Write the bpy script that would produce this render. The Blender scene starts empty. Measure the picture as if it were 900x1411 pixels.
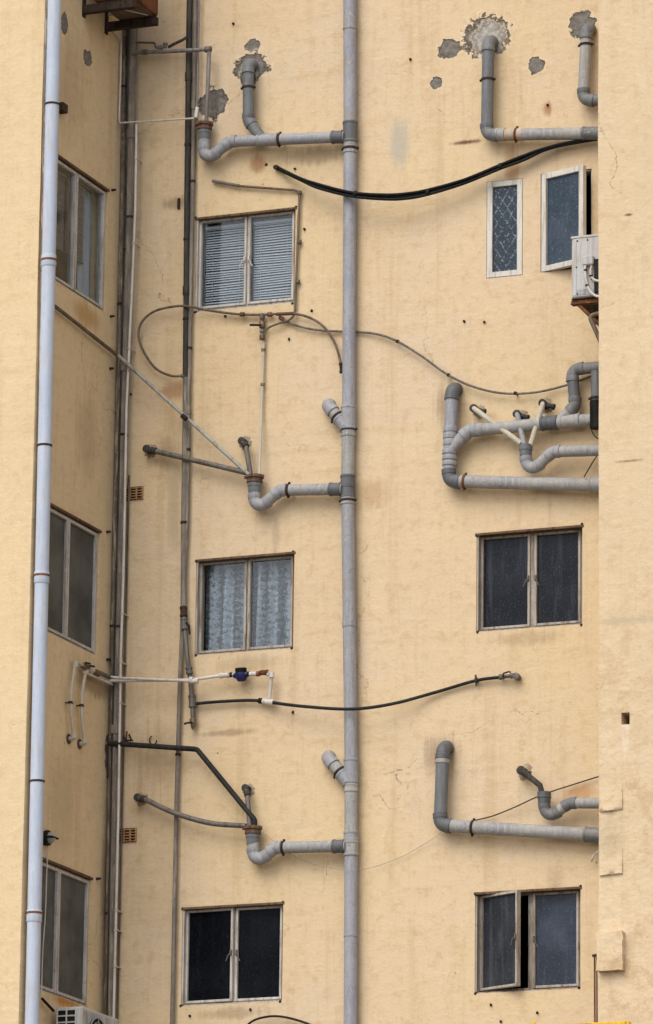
import bpy, bmesh, math, random
from mathutils import Vector as V, Matrix
random.seed(7)
SC = bpy.context.scene
COL = SC.collection
rad = math.radians

# ------------------------------------------------------------------ camera
YAW, PITCH, ROLL = rad(22.0475), rad(14.0393), rad(0.7243)
FPX, CX, CY, PH = 7375.0, 450.0, 705.5, 1411.0
FW = V((-math.sin(YAW)*math.cos(PITCH), math.cos(YAW)*math.cos(PITCH), math.sin(PITCH)))
RT = FW.cross(V((0, 0, 1))).normalized()
UP = RT.cross(FW)
c_, s_ = math.cos(ROLL), math.sin(ROLL)
RT, UP = c_*RT + s_*UP, -s_*RT + c_*UP
CAM = V((0, 0, 12.9)) - 46.7*FW

cam = bpy.data.cameras.new('camera')
camo = bpy.data.objects.new('camera', cam)
COL.objects.link(camo)
M = Matrix((RT, UP, -FW)).transposed().to_4x4()
M.translation = CAM
camo.matrix_world = M
cam.sensor_fit = 'VERTICAL'
cam.sensor_height = 24
cam.lens = 24*FPX/PH
cam.clip_start = 0.5
cam.clip_end = 2000
SC.camera = camo
SC.cycles.use_denoising = True

def ray(px, py):
    return (FW*FPX + RT*(px-CX) - UP*(py-CY)).normalized()
def at_y(px, py, y):                      # a photo position on the plane y
    r = ray(px, py)
    return CAM + r*((y-CAM.y)/r.y)
def at_x(px, py, x):
    r = ray(px, py)
    return CAM + r*((x-CAM.x)/r.x)
XC = at_y(164, 480, 0).x                  # corner of rear wall and left wing
YL = at_x(48.5, 520, XC).y                  # front of the left wing
YR = -1.2                                 # front of the right wing
XR = at_y(825.5, 705, YR).x
def bp(px, py, d=0.0): return at_y(px, py, -d)
def lp(px, py, d=0.0): return at_x(px, py, XC+d)

# ------------------------------------------------------------------ node helpers
class NG:
    def __init__(s, name):
        s.m = bpy.data.materials.new(name)
        s.m.use_nodes = True
        s.nt = s.m.node_tree
        s.nt.nodes.clear()
        s.out = s.n('ShaderNodeOutputMaterial')
    def n(s, t, **k):
        nd = s.nt.nodes.new(t)
        for a, b in k.items(): setattr(nd, a, b)
        return nd
    def put(s, sock, v):
        if v is None: return
        if isinstance(v, bpy.types.NodeSocket): s.nt.links.new(v, sock)
        else: sock.default_value = v
    def math(s, op, a, b=None, c=None, clamp=False):
        nd = s.n('ShaderNodeMath', operation=op, use_clamp=clamp)
        s.put(nd.inputs[0], a); s.put(nd.inputs[1], b); s.put(nd.inputs[2], c)
        return nd.outputs[0]
    def vmath(s, op, a, b=None):
        nd = s.n('ShaderNodeVectorMath', operation=op)
        s.put(nd.inputs[0], a); s.put(nd.inputs[1], b)
        return nd.outputs['Value'] if op in ('LENGTH', 'DISTANCE', 'DOT_PRODUCT') else nd.outputs[0]
    def coord(s): return s.n('ShaderNodeTexCoord').outputs['Object']
    def noise(s, vec, scale, detail=3, rough=.55, dist=0):
        nd = s.n('ShaderNodeTexNoise')
        s.put(nd.inputs['Vector'], vec); s.put(nd.inputs['Scale'], scale)
        s.put(nd.inputs['Detail'], detail); s.put(nd.inputs['Roughness'], rough); s.put(nd.inputs['Distortion'], dist)
        return nd.outputs['Fac']
    def ramp(s, f, a, b, lo=0.0, hi=1.0):
        nd = s.n('ShaderNodeMapRange', interpolation_type='SMOOTHSTEP')
        s.put(nd.inputs[0], f); s.put(nd.inputs[1], a); s.put(nd.inputs[2], b); s.put(nd.inputs[3], lo); s.put(nd.inputs[4], hi)
        return nd.outputs[0]
    def mix(s, f, a, b, mode='MIX'):
        nd = s.n('ShaderNodeMix', data_type='RGBA', blend_type=mode)
        s.put(nd.inputs[0], f)
        s.put(nd.inputs[6], a if isinstance(a, bpy.types.NodeSocket) else (*a, 1))
        s.put(nd.inputs[7], b if isinstance(b, bpy.types.NodeSocket) else (*b, 1))
        return nd.outputs[2]
    def bump(s, h, strength, dist=.01, nrm=None):
        nd = s.n('ShaderNodeBump')
        s.put(nd.inputs['Height'], h); s.put(nd.inputs['Strength'], strength); s.put(nd.inputs['Distance'], dist)
        if nrm: s.put(nd.inputs['Normal'], nrm)
        return nd.outputs[0]
    def bsdf(s, col, rough=.7, metal=0, nrm=None, spec=.5):
        b = s.n('ShaderNodeBsdfPrincipled')
        s.put(b.inputs['Base Color'], col if isinstance(col, bpy.types.NodeSocket) else (*col, 1))
        s.put(b.inputs['Roughness'], rough); s.put(b.inputs['Metallic'], metal)
        s.put(b.inputs['Specular IOR Level'], spec)
        if nrm: s.put(b.inputs['Normal'], nrm)
        return b
    def done(s, sh):
        s.nt.links.new(sh if isinstance(sh, bpy.types.NodeSocket) else sh.outputs[0], s.out.inputs[0])
        return s.m

def stretch(g, vec, sx, sy, sz):
    return g.vmath('MULTIPLY', vec, (sx, sy, sz))

def worn(name, c1, c2, c3=None, rough=.6, metal=0, scale=9, amt=.55, grime=(.09, .075, .06), spec=.25, streak=True, splash=0):
    """painted / plastic / metal surface with uneven fading, runs, scuffs and grime spots"""
    g = NG(name); p = g.coord()
    n1 = g.noise(p, scale*.3, 4, .65); n2 = g.noise(stretch(g, p, 16, 16, 1.6) if streak else p, 2.2, 4, .65)
    n4 = g.noise(stretch(g, p, 34, 34, 5) if streak else p, 1.3, 5, .7)
    col = g.mix(g.ramp(n1, .36, .64), c1, c2)
    if c3: col = g.mix(g.math('MULTIPLY', g.ramp(n2, .48, .66), .9), col, c3)
    n3 = g.noise(p, scale*4, 5, .72)
    run = g.math('MULTIPLY', g.ramp(n4, .52, .7), g.ramp(n1, .35, .6))
    col = g.mix(g.math('MULTIPLY', run, amt*.62), col, grime)
    col = g.mix(g.math('MULTIPLY', g.ramp(n3, .53, .74), amt*.85), col, grime)
    n5 = g.noise(p, scale*2.1, 3, .7)
    col = g.mix(g.math('MULTIPLY', g.ramp(n5, .62, .7), amt*.45), col, tuple(min(.85, c*1.5+.04) for c in c1))
    if splash:
        n6 = g.math('MULTIPLY', g.ramp(g.noise(p, 26, 3, .6), .63, .66), g.ramp(g.noise(p, 1.7, 3, .6), .5, .6))
        col = g.mix(g.math('MULTIPLY', n6, splash), col, (.52, .40, .24))
        n7 = g.math('MULTIPLY', g.ramp(g.noise(p, 4.3, 5, .75), .54, .66), .5)
        col = g.mix(n7, col, (.27, .235, .19))
    r = g.ramp(n2, .3, .7, rough-.1, rough+.15)
    return g.done(g.bsdf(col, r, metal, g.bump(n3, .25, .004), spec))

# ------------------------------------------------------------------ wall paint
def wall_mat(name, base, alt, plane, patches=(), stains=(), rough_plaster=0.0, off=0.0, dirt=1.0, zfade=12.0):
    g = NG(name); p = g.coord()
    sp = g.n('ShaderNodeSeparateXYZ'); g.put(sp.inputs[0], p)
    cb = g.n('ShaderNodeCombineXYZ')
    g.put(cb.inputs[0], sp.outputs[0 if plane == 'x' else 1]); g.put(cb.inputs[1], sp.outputs[2]); cb.inputs[2].default_value = off
    q = cb.outputs[0]
    big = g.noise(q, .55, 5, .6); mid = g.noise(q, 2.1, 5, .62)
    vs = g.noise(stretch(g, q, 5.5, .32, 1), 1.0, 5, .62)
    vs2 = g.noise(stretch(g, q, 22, .8, 1), 1.0, 4, .6)
    hs = g.noise(stretch(g, q, .9, 9, 1), 1.0, 4, .6, .4)
    fine = g.noise(q, 38, 4, .65); grit = g.noise(q, 110, 3, .6)
    col = g.mix(g.ramp(big, .36, .66), base, alt)
    col = g.mix(g.math('MULTIPLY', g.ramp(mid, .5, .74), .45), col, tuple(min(.9, c*k) for c, k in zip(base, (1.07, 1.1, 1.18))))
    col = g.mix(g.math('MULTIPLY', g.ramp(vs, .52, .72), .45*dirt), col, tuple(c*k for c, k in zip(base, (.72, .66, .58))))
    col = g.mix(g.math('MULTIPLY', g.ramp(vs2, .54, .76), .3*dirt), col, tuple(c*k for c, k in zip(base, (.74, .72, .72))))
    col = g.mix(g.math('MULTIPLY', g.ramp(hs, .52, .78), .36), col, tuple(c*k for c, k in zip(base, (.84, .78, .7))))
    col = g.mix(g.math('MULTIPLY', g.ramp(fine, .52, .8), .42), col, tuple(c*k for c, k in zip(base, (.7, .64, .58))))
    med = g.noise(q, 9, 6, .72, .3); brush = g.noise(stretch(g, q, 9, 26, 1), 1.0, 5, .7, .6)
    col = g.mix(g.math('MULTIPLY', g.ramp(med, .48, .7), .55*dirt), col, tuple(c*k for c, k in zip(base, (.78, .70, .62))))
    col = g.mix(g.math('MULTIPLY', g.ramp(brush, .48, .7), .42), col, tuple(min(.9, c*k) for c, k in zip(base, (1.12, 1.14, 1.2))))
    col = g.mix(g.math('MULTIPLY', g.ramp(g.noise(q, 3.1, 5, .7), .55, .72), .25*dirt), col, (.50, .42, .30))
    # worn pinkish scuffs
    sc = g.math('MULTIPLY', g.ramp(g.noise(q, 1.3, 6, .75), .6, .7), g.ramp(fine, .45, .6))
    col = g.mix(g.math('MULTIPLY', sc, .4), col, (.42, .25, .14))
    # hairline cracks
    wv = g.n('ShaderNodeVectorMath', operation='ADD'); g.put(wv.inputs[0], q)
    nz = g.n('ShaderNodeTexNoise'); g.put(nz.inputs['Vector'], q); nz.inputs['Scale'].default_value = 3.5; nz.inputs['Detail'].default_value = 6
    sc2 = g.vmath('MULTIPLY', nz.outputs['Color'], (.55, .55, 0)); g.put(wv.inputs[1], sc2)
    vo = g.n('ShaderNodeTexVoronoi', feature='DISTANCE_TO_EDGE'); g.put(vo.inputs['Vector'], wv.outputs[0]); vo.inputs['Scale'].default_value = .62
    ck = g.math('MULTIPLY', g.ramp(vo.outputs['Distance'], .0015, .006, 1, 0), g.ramp(g.noise(q, .8, 3), .52, .64))
    ck = g.math('MULTIPLY', ck, g.ramp(fine, .4, .62))
    col = g.mix(g.math('MULTIPLY', ck, .6), col, (.17, .1, .055))
    # small rusty pocks and nail holes
    vp = g.n('ShaderNodeTexVoronoi', feature='F1'); g.put(vp.inputs['Vector'], q); vp.inputs['Scale'].default_value = 2.7
    pk = g.math('MULTIPLY', g.ramp(g.math('ADD', vp.outputs['Distance'], g.math('MULTIPLY', fine, .08)), .055, .075, 1, 0), g.ramp(g.noise(q, 1.7, 2), .55, .6))
    col = g.mix(g.math('MULTIPLY', pk, .75), col, (.12, .055, .03))
    spk = g.math('MULTIPLY', g.ramp(g.noise(q, 24, 5, .75), .62, .7), g.ramp(mid, .42, .6))
    col = g.mix(g.math('MULTIPLY', spk, .5*dirt), col, (.30, .19, .10))
    # soft stains and broad tints: (s, z, rs, rz, colour, strength)
    for (a, b, ra, rb, sc_, st) in stains:
        d = g.vmath('SUBTRACT', q, (a, b, off)); d = stretch(g, d, 1/ra, 1/rb, 0)
        l = g.math('ADD', g.vmath('LENGTH', d), g.math('MULTIPLY', g.math('SUBTRACT', vs2, .5), 1.3))
        l = g.math('ADD', l, g.math('MULTIPLY', g.math('SUBTRACT', mid, .5), .9))
        col = g.mix(g.math('MULTIPLY', g.ramp(l, .25, 1.1, 1, 0), min(1.0, st*1.45)), col, sc_)
    mask = None; edge = None
    en = g.noise(q, 13, 6, .68)
    for (a, b, ra, rb, ck_) in patches:       # cement showing where the render has come away
        d = g.vmath('SUBTRACT', q, (a, b, off)); d = stretch(g, d, 1/ra, 1/rb, 0)
        l = g.math('ADD', g.vmath('LENGTH', d), g.math('MULTIPLY', g.math('SUBTRACT', en, .5), 1.75))
        mk = g.ramp(l, .87, 1.06, 1, 0)
        pc = g.mix(g.ramp(g.noise(q, 21, 5, .7), .35, .65), tuple(c*.72 for c in ck_), tuple(min(.8, c*1.25) for c in ck_))
        lip = g.math('MULTIPLY', g.ramp(l, 1.02, 1.06), g.ramp(l, 1.08, 1.28, 1, 0))
        col = g.mix(g.math('MULTIPLY', lip, .55), col, (.66, .55, .40))  # paler lip painted beside the rim shadow to suggest relief
        rim = g.math('MULTIPLY', mk, g.ramp(l, .72, .95))
        col = g.mix(mk, col, pc)
        col = g.mix(g.math('MULTIPLY', rim, .5), col, (.13, .105, .085))  # shadow along the broken render edge, painted into the colour
        mask = mk if mask is None else g.math('MAXIMUM', mask, mk)
    h = g.math('ADD', g.math('MULTIPLY', g.math('ADD', med, mid), .8), g.math('MULTIPLY', fine, .35))
    h = g.math('ADD', h, g.math('MULTIPLY', grit, .12))
    h = g.math('ADD', h, g.math('MULTIPLY', hs, .35))
    h = g.math('SUBTRACT', h, g.math('MULTIPLY', ck, .7))
    if rough_plaster:
        low = g.ramp(g.math('ADD', sp.outputs[2], g.math('MULTIPLY', big, 2.0)), zfade-.2, zfade+1.6, 1, .12)
        lump = g.math('MULTIPLY', g.math('MULTIPLY', g.noise(q, 9, 5, .7), 2.0*rough_plaster), low); h = g.math('ADD', h, lump)
        col = g.mix(g.math('MULTIPLY', g.math('MULTIPLY', g.ramp(g.noise(q, 5, 6, .75), .5, .62), low), .5*rough_plaster), col, tuple(c*k for c, k in zip(base, (.72, .62, .5))))
        col = g.mix(g.math('MULTIPLY', g.math('MULTIPLY', g.ramp(g.noise(q, 1.6, 5, .6), .5, .68), low), .5*rough_plaster), col, tuple(min(.9, c*k) for c, k in zip(base, (1.06, 1.09, 1.13))))
    nrm = g.bump(h, .6, .012)
    if mask is not None: nrm = g.bump(g.math('MULTIPLY', mask, -1.0), .9, .03, nrm)
    return g.done(g.bsdf(col, .92, 0, nrm, .15))

# ------------------------------------------------------------------ mesh builder
ORG = {}
def org(o): return ORG.get(o.name, V((0, 0, 0))) if o else V((0, 0, 0))

class MB:
    def __init__(s): s.v = []; s.f = []
    def add(s, vs, fs):
        b = len(s.v); s.v += [V(x) for x in vs]; s.f += [tuple(i+b for i in f) for f in fs]
        return s
    def bm(s, bm):
        bm.verts.index_update()
        s.add([v.co.copy() for v in bm.verts], [[v.index for v in f.verts] for f in bm.faces]); bm.free(); return s
    def box(s, x0, x1, y0, y1, z0, z1, bev=.003, M=None):
        bm = bmesh.new(); bmesh.ops.create_cube(bm, size=1)
        for v in bm.verts:
            v.co = V(((x0+x1)/2+v.co.x*(x1-x0), (y0+y1)/2+v.co.y*(y1-y0), (z0+z1)/2+v.co.z*(z1-z0)))
        if bev: bmesh.ops.bevel(bm, geom=bm.edges[:], offset=min(bev, .3*min(abs(x1-x0), abs(y1-y0), abs(z1-z0))), segments=1, affect='EDGES')
        if M is not None: bm.transform(M)
        return s.bm(bm)
    def tube(s, path, r, n=16, cap=True):
        path = [V(p) for p in path]; k = len(path)
        rs = r if isinstance(r, (list, tuple)) else [r]*k
        t0 = (path[1]-path[0]).normalized()
        a = V((0, 0, 1)) if abs(t0.z) < .9 else V((1, 0, 0))
        nrm = (a - t0*a.dot(t0)).normalized()
        vs = []; pt = t0
        for i in range(k):
            t = (path[min(i+1, k-1)]-path[max(i-1, 0)])
            t = t.normalized() if t.length > 1e-9 else pt
            nrm = (nrm - t*nrm.dot(t)).normalized(); b = t.cross(nrm); pt = t
            for j in range(n):
                an = 2*math.pi*j/n
                vs.append(path[i]+(nrm*math.cos(an)+b*math.sin(an))*rs[i])
        fs = [(i*n+j, i*n+(j+1) % n, (i+1)*n+(j+1) % n, (i+1)*n+j) for i in range(k-1) for j in range(n)]
        if cap: fs += [tuple(range(n-1, -1, -1)), tuple((k-1)*n+j for j in range(n))]
        return s.add(vs, fs)
    def lathe(s, p, d, prof, n=20):           # prof: (distance along d, radius)
        p = V(p); d = V(d).normalized()
        return s.tube_prof([p+d*h for h, r in prof], [max(r, .0005) for h, r in prof], d, n)
    def tube_prof(s, pts, rs, d, n):
        a = V((0, 0, 1)) if abs(d.z) < .9 else V((1, 0, 0))
        u = (a-d*a.dot(d)).normalized(); w = d.cross(u)
        vs = [p+(u*math.cos(2*math.pi*j/n)+w*math.sin(2*math.pi*j/n))*r for p, r in zip(pts, rs) for j in range(n)]
        k = len(pts)
        fs = [(i*n+j, i*n+(j+1) % n, (i+1)*n+(j+1) % n, (i+1)*n+j) for i in range(k-1) for j in range(n)]
        fs += [tuple(range(n-1, -1, -1)), tuple((k-1)*n+j for j in range(n))]
        return s.add(vs, fs)
    def build(s, name, mat, parent=None, origin=None, angle=35, M=None):
        me = bpy.data.meshes.new(name)
        o = org(parent) if parent else V(origin or (0, 0, 0))
        vs = [(M @ v if M is not None else v)-o for v in s.v]
        me.from_pydata([tuple(v) for v in vs], [], s.f); me.update()
        me.polygons.foreach_set('use_smooth', [True]*len(me.polygons)); me.set_sharp_from_angle(angle=rad(angle))
        me.materials.append(mat)
        ob = bpy.data.objects.new(name, me); COL.objects.link(ob)
        if parent: ob.parent = parent
        else: ob.location = o
        ORG[ob.name] = o
        return ob

def tag(o, label, cat, group=None):
    o['label'] = label; o['category'] = cat
    if group: o['group'] = group
    return o
def thing(name, label, cat, loc, group=None):
    o = bpy.data.objects.new(name, None); COL.objects.link(o); o.location = V(loc); o.empty_display_size = .1
    ORG[o.name] = V(loc)
    return tag(o, label, cat, group)
def structure(o): o['kind'] = 'structure'; return o

def fillet(pts, R, seg=7):
    """rounded polyline; returns (list of straight pieces, list of bends)"""
    pts = [V(p) for p in pts]; straights = []; bends = []
    cur = pts[0]
    for i in range(1, len(pts)-1):
        a, b, c = pts[i-1], pts[i], pts[i+1]
        d1 = (a-b).normalized(); d2 = (c-b).normalized()
        ang = d1.angle(d2)
        if ang > rad(176): continue
        t = min(R/math.tan(ang/2), .48*(a-b).length if i > 1 else .95*(a-b).length, .48*(c-b).length if i < len(pts)-2 else .95*(c-b).length)
        r = t*math.tan(ang/2)
        s_, e_ = b+d1*t, b+d2*t
        ctr = b+(d1+d2).normalized()*(r/math.sin(ang/2))
        v1, v2 = s_-ctr, e_-ctr; sw = v1.angle(v2) if v1.length > 1e-6 else 0
        ax = v1.cross(v2)
        arc = []
        for k in range(seg+1):
            arc.append(ctr+Matrix.Rotation(sw*k/seg, 3, ax) @ v1 if ax.length > 1e-12 else b)
        straights.append((cur, s_)); bends.append(arc); cur = e_
    straights.append((cur, pts[-1]))
    return straights, bends
def rounded(pts, R, seg=6):
    st, be = fillet(pts, R, seg); out = []
    for i, (a, b) in enumerate(st):
        out.append(a)
        if i < len(be): out += be[i]
        else: out.append(b)
    res = [out[0]]
    for p in out[1:]:
        if (p-res[-1]).length > 1e-4: res.append(p)
    return res
def spline(pts, seg=8):
    pts = [V(p) for p in pts]; P = [pts[0]*2-pts[1]]+pts+[pts[-1]*2-pts[-2]]; out = []
    for i in range(1, len(P)-2):
        for k in range(seg):
            t = k/seg; a, b, c, d = P[i-1], P[i], P[i+1], P[i+2]
            out.append(.5*((2*b)+(c-a)*t+(2*a-5*b+4*c-d)*t*t+(3*b-a-3*c+d)*t**3))
    out.append(pts[-1]); return out

# ------------------------------------------------------------------ materials
PVC = worn('weathered grey pvc', (0.246, 0.246, 0.267), (0.295, 0.291, 0.303), (0.344, 0.328, 0.307), .5, amt=.75, splash=.6)
PVC_WARM = worn('dusty warm grey pvc', (0.318, 0.305, 0.288), (0.258, 0.254, 0.258), (0.378, 0.353, 0.314), .6, amt=.75, splash=.6)
PVC_DARK = worn('dark grey pvc fitting', (0.0806, 0.0837, 0.0899), (0.112, 0.112, 0.118), (0.136, 0.133, 0.13), .5)
PVC_COOL = worn('cool grey pvc', (0.118, 0.124, 0.133), (0.152, 0.155, 0.161), (0.18, 0.177, 0.174), .5, amt=.75, splash=.6)
LILAC = worn('bluish grey pvc', (.25, .252, .285), (.30, .30, .325), (.335, .325, .33), .5, amt=.75, splash=.6)
DOWNP = worn('pale blue white pvc', (.40, .445, .535), (.45, .485, .555), (.41, .41, .43), .35, amt=.18)
WHITEP = worn('white plastic pipe', (0.595, 0.561, 0.527), (0.527, 0.468, 0.408), (0.468, 0.391, 0.323), .4, amt=.4)
CREAMP = worn('yellowed plastic pipe', (0.484, 0.429, 0.328), (0.421, 0.367, 0.281), (0.484, 0.452, 0.39), .45, amt=.35)
GALV = worn('dull galvanised steel', (0.122, 0.112, 0.101), (0.173, 0.155, 0.133), (0.0936, 0.072, 0.054), .55, .25)
CONDUIT = worn('grey green conduit', (.33, .32, .28), (.27, .265, .24), (.2, .17, .13), .5)
GALVL = worn('light galvanised steel', (0.247, 0.217, 0.203), (0.195, 0.176, 0.173), (0.135, 0.105, 0.0825), .5, .2)
DARKP = worn('old dark painted pipe', (.022, .020, .018), (.04, .035, .03), (.075, .06, .045), .65, spec=.2)
BROWNP = worn('peeling brown grey pipe', (.10, .075, .06), (.16, .125, .095), (.40, .34, .26), .7, amt=.7, grime=(.42, .37, .29), scale=7)
RISER = worn('weathered brown grey riser', (.20, .165, .13), (.135, .115, .10), (.30, .26, .20), .7, amt=.6, grime=(.05, .04, .032), scale=6)
COPPER = worn('dirty brown hose', (.12, .085, .058), (.17, .125, .085), (.075, .055, .04), .65)
BLACKP = worn('black polyethylene', (.011, .012, .013), (.02, .02, .019), (.035, .032, .028), .6, grime=(.06, .05, .04), amt=.35, spec=.15)
RUST = worn('rusted steel', (.16, .06, .025), (.07, .03, .016), (.26, .095, .03), .85, .1, 12, .6, (.03, .016, .012))
DRUST = worn('dark rusted steel', (.03, .02, .016), (.055, .03, .02), (.02, .014, .012), .85, .1, 12)
HOPRIM = worn('rust brown gully rim', (0.119, 0.0595, 0.035), (0.084, 0.049, 0.035), (0.154, 0.105, 0.077), .8, 0, 14, .7)
BRONZE = worn('brass valve', (.19, .13, .06), (.11, .07, .04), (.25, .18, .1), .45, .5)
REDV = worn('red brown valve', (.14, .035, .025), (.2, .07, .04), None, .5)
BLUEM = worn('blue meter body', (.012, .014, .07), (.02, .02, .10), None, .35, amt=.2, streak=False)
BLACK = worn('black rubber', (.006, .006, .006), (.012, .0115, .011), None, .6, grime=(.035, .03, .025), amt=.3, spec=.15)
FRAMEW = worn('aged white window paint', (.52, .475, .425), (.44, .40, .355), (.30, .25, .205), .6, amt=.6)
FRAMEB = worn('weathered brown white frame', (.33, .285, .235), (.40, .355, .31), (.19, .14, .10), .7, amt=.7)
FRAMEC = worn('cream window frame', (0.528, 0.496, 0.44), (0.576, 0.544, 0.488), (0.4, 0.352, 0.288), .5, amt=.3)
LINTEL_SHADE = worn('rusty lintel and soffit shade', (.10, .058, .032), (.16, .095, .05), (.05, .028, .018), .85, amt=.6)  # rust brown that also stands in for soffit shade
ACW = worn('aged off white enamel', (0.446, 0.432, 0.41), (0.403, 0.389, 0.382), (0.36, 0.317, 0.274), .45, amt=.3)
ACG = worn('grey dirty enamel', (.30, .31, .32), (.38, .38, .38), (.2, .16, .13), .5)
YEL = worn('yellow sign enamel', (.72, .46, .02), (.66, .40, .02), (.5, .26, .02), .4, amt=.3)
ORANGE = worn('terracotta', (.32, .13, .05), (.26, .1, .04), (.38, .18, .08), .85)
SLATM = worn('blind slats', (.43, .45, .48), (.49, .51, .54), None, .5, amt=.1)
SLATD = worn('grey brown blind slats', (.17, .155, .15), (.14, .13, .125), None, .6, amt=.2)
BLUEC = worn('blue grey drape', (.36, .42, .50), (.3, .36, .44), (.42, .46, .52), .8, amt=.1)
MORTAR = worn('old brown mortar', (.30, .23, .15), (.22, .17, .12), (.38, .3, .2), .9, 0, 16, .6)
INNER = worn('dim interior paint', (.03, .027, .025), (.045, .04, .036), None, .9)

def glass_clear():
    g = NG('clear window glass')
    ge = g.n('ShaderNodeNewGeometry')
    ct = g.math('ABSOLUTE', g.vmath('DOT_PRODUCT', ge.outputs['Normal'], ge.outputs['Incoming']))
    fr = g.math('ADD', g.math('MULTIPLY', g.math('POWER', g.math('SUBTRACT', 1.0, ct), 5.0), .9), .03)
    t = g.n('ShaderNodeBsdfTransparent'); t.inputs[0].default_value = (.90, .925, .94, 1)
    gl = g.n('ShaderNodeBsdfGlossy'); gl.inputs['Roughness'].default_value = .04
    mx = g.n('ShaderNodeMixShader'); g.put(mx.inputs[0], fr); g.put(mx.inputs[1], t.outputs[0]); g.put(mx.inputs[2], gl.outputs[0])
    return g.done(mx)
def glass_obscure(name, dark, light, speck, scale=70, streaks=0.0, rough=.22, speckamt=.6, spec=.11):
    g = NG(name); p = g.coord()
    n = g.noise(p, scale, 3, .7); big = g.noise(p, 2.6, 5, .6); st = g.noise(stretch(g, p, 16, 16, 1.6), 1, 4, .6)
    col = g.mix(g.ramp(big, .35, .7), dark, light)
    col = g.mix(g.math('MULTIPLY', g.ramp(st, .48, .75), streaks), col, speck)
    col = g.mix(g.math('MULTIPLY', g.ramp(n, .54, .72), speckamt), col, speck)
    vo = g.n('ShaderNodeTexVoronoi'); g.put(vo.inputs['Vector'], p); vo.inputs['Scale'].default_value = scale*1.2
    return g.done(g.bsdf(col, rough, 0, g.bump(g.math('ADD', vo.outputs['Distance'], n), .12, .003), spec))
GCLEAR = glass_clear()
GOBS = glass_obscure('dark obscured glass', (.006, .0065, .010), (.016, .018, .025), (.08, .087, .105), 62, .35, .2, .6)
GOBS2 = glass_obscure('streaked blue obscured glass', (.024, .03, .045), (.05, .06, .085), (.11, .12, .15), 60, .6)
GOBS3 = glass_obscure('dirty grey obscured glass', (.02, .022, .026), (.035, .037, .043), (.10, .105, .115), 65, .5, .2, .5)
GBLK = glass_obscure('black glass', (.003, .0035, .005), (.007, .008, .011), (.03, .033, .04), 60, .12, .15, .4, .03)
GGREY = glass_obscure('grey frosted glass', (.045, .047, .043), (.10, .103, .095), (.14, .143, .13), 90, .15, .3, .25)
def glass_floral():
    g = NG('lattice patterned glass'); p = g.coord()
    w = g.n('ShaderNodeTexNoise'); g.put(w.inputs['Vector'], p); w.inputs['Scale'].default_value = 5
    x = g.n('ShaderNodeSeparateXYZ'); g.put(x.inputs[0], g.vmath('ADD', p, g.vmath('MULTIPLY', w.outputs['Color'], (.025, 0, .025))))
    def line(sgn):
        f = g.math('FRACT', g.math('MULTIPLY', g.math('ADD', x.outputs[0], g.math('MULTIPLY', x.outputs[2], sgn*.62)), 12.0))
        return g.ramp(g.math('ABSOLUTE', g.math('SUBTRACT', f, .5)), .0, .13, 1, 0)
    lat = g.math('MAXIMUM', line(1), line(-1))
    sp = g.ramp(g.noise(p, 70, 2, .6), .46, .6)
    m = g.math('MULTIPLY', g.math('ADD', g.math('MULTIPLY', lat, .85), .1), sp)
    col = g.mix(m, (.012, .019, .032), (.17, .24, .28))
    return g.done(g.bsdf(col, .18, 0, g.bump(sp, .1, .003), .25))
GFLOR = glass_floral()
GSPECK = glass_obscure('speckled blue glass', (.03, .045, .065), (.055, .07, .095), (.17, .21, .25), 60, .1, .25, .7)
def lace():
    g = NG('lace net'); p = g.coord()
    wv = g.n('ShaderNodeTexWave', wave_type='BANDS', bands_direction='X'); g.put(wv.inputs['Vector'], p); wv.inputs['Scale'].default_value = 2.2; wv.inputs['Distortion'].default_value = 2.2; wv.inputs['Detail'].default_value = 4; wv.inputs['Detail Scale'].default_value = 4; wv.inputs['Detail Roughness'].default_value = .75
    sc = g.n('ShaderNodeTexWave', wave_type='RINGS'); g.put(sc.inputs['Vector'], stretch(g, p, 1, 1, 1.0)); sc.inputs['Scale'].default_value = 5; sc.inputs['Distortion'].default_value = 12; sc.inputs['Detail'].default_value = 6; sc.inputs['Detail Roughness'].default_value = .8
    n = g.noise(p, 42, 5, .8)
    a = g.math('ADD', g.math('MULTIPLY', wv.outputs['Fac'], .5), g.math('MULTIPLY', sc.outputs['Fac'], .25))
    a = g.math('ADD', a, g.math('MULTIPLY', g.ramp(n, .38, .62), .45), clamp=True)
    d = g.bsdf((.46, .50, .545), .9)
    t = g.n('ShaderNodeBsdfTransparent'); mx = g.n('ShaderNodeMixShader')
    g.put(mx.inputs[0], g.ramp(a, .3, 1.0, .18, .8)); g.put(mx.inputs[1], t.outputs[0]); g.put(mx.inputs[2], d.outputs[0])
    return g.done(mx)
LACE = lace()

# ------------------------------------------------------------------ ground
def ground():
    g = NG('worn asphalt'); p = g.coord()
    n = g.noise(p, .3, 5, .6); f = g.noise(p, 40, 4, .7)
    col = g.mix(n, (.10, .095, .085), (.17, .155, .135)); col = g.mix(g.math('MULTIPLY', f, .4), col, (.06, .058, .055))
    m = g.done(g.bsdf(col, .9, 0, g.bump(f, .4, .01)))
    mb = MB(); S = 800
    mb.add([(-S, -S, 0), (S, -S, 0), (S, S, 0), (-S, S, 0)], [(0, 1, 2, 3)])
    structure(mb.build('ground', m))
ground()

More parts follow.
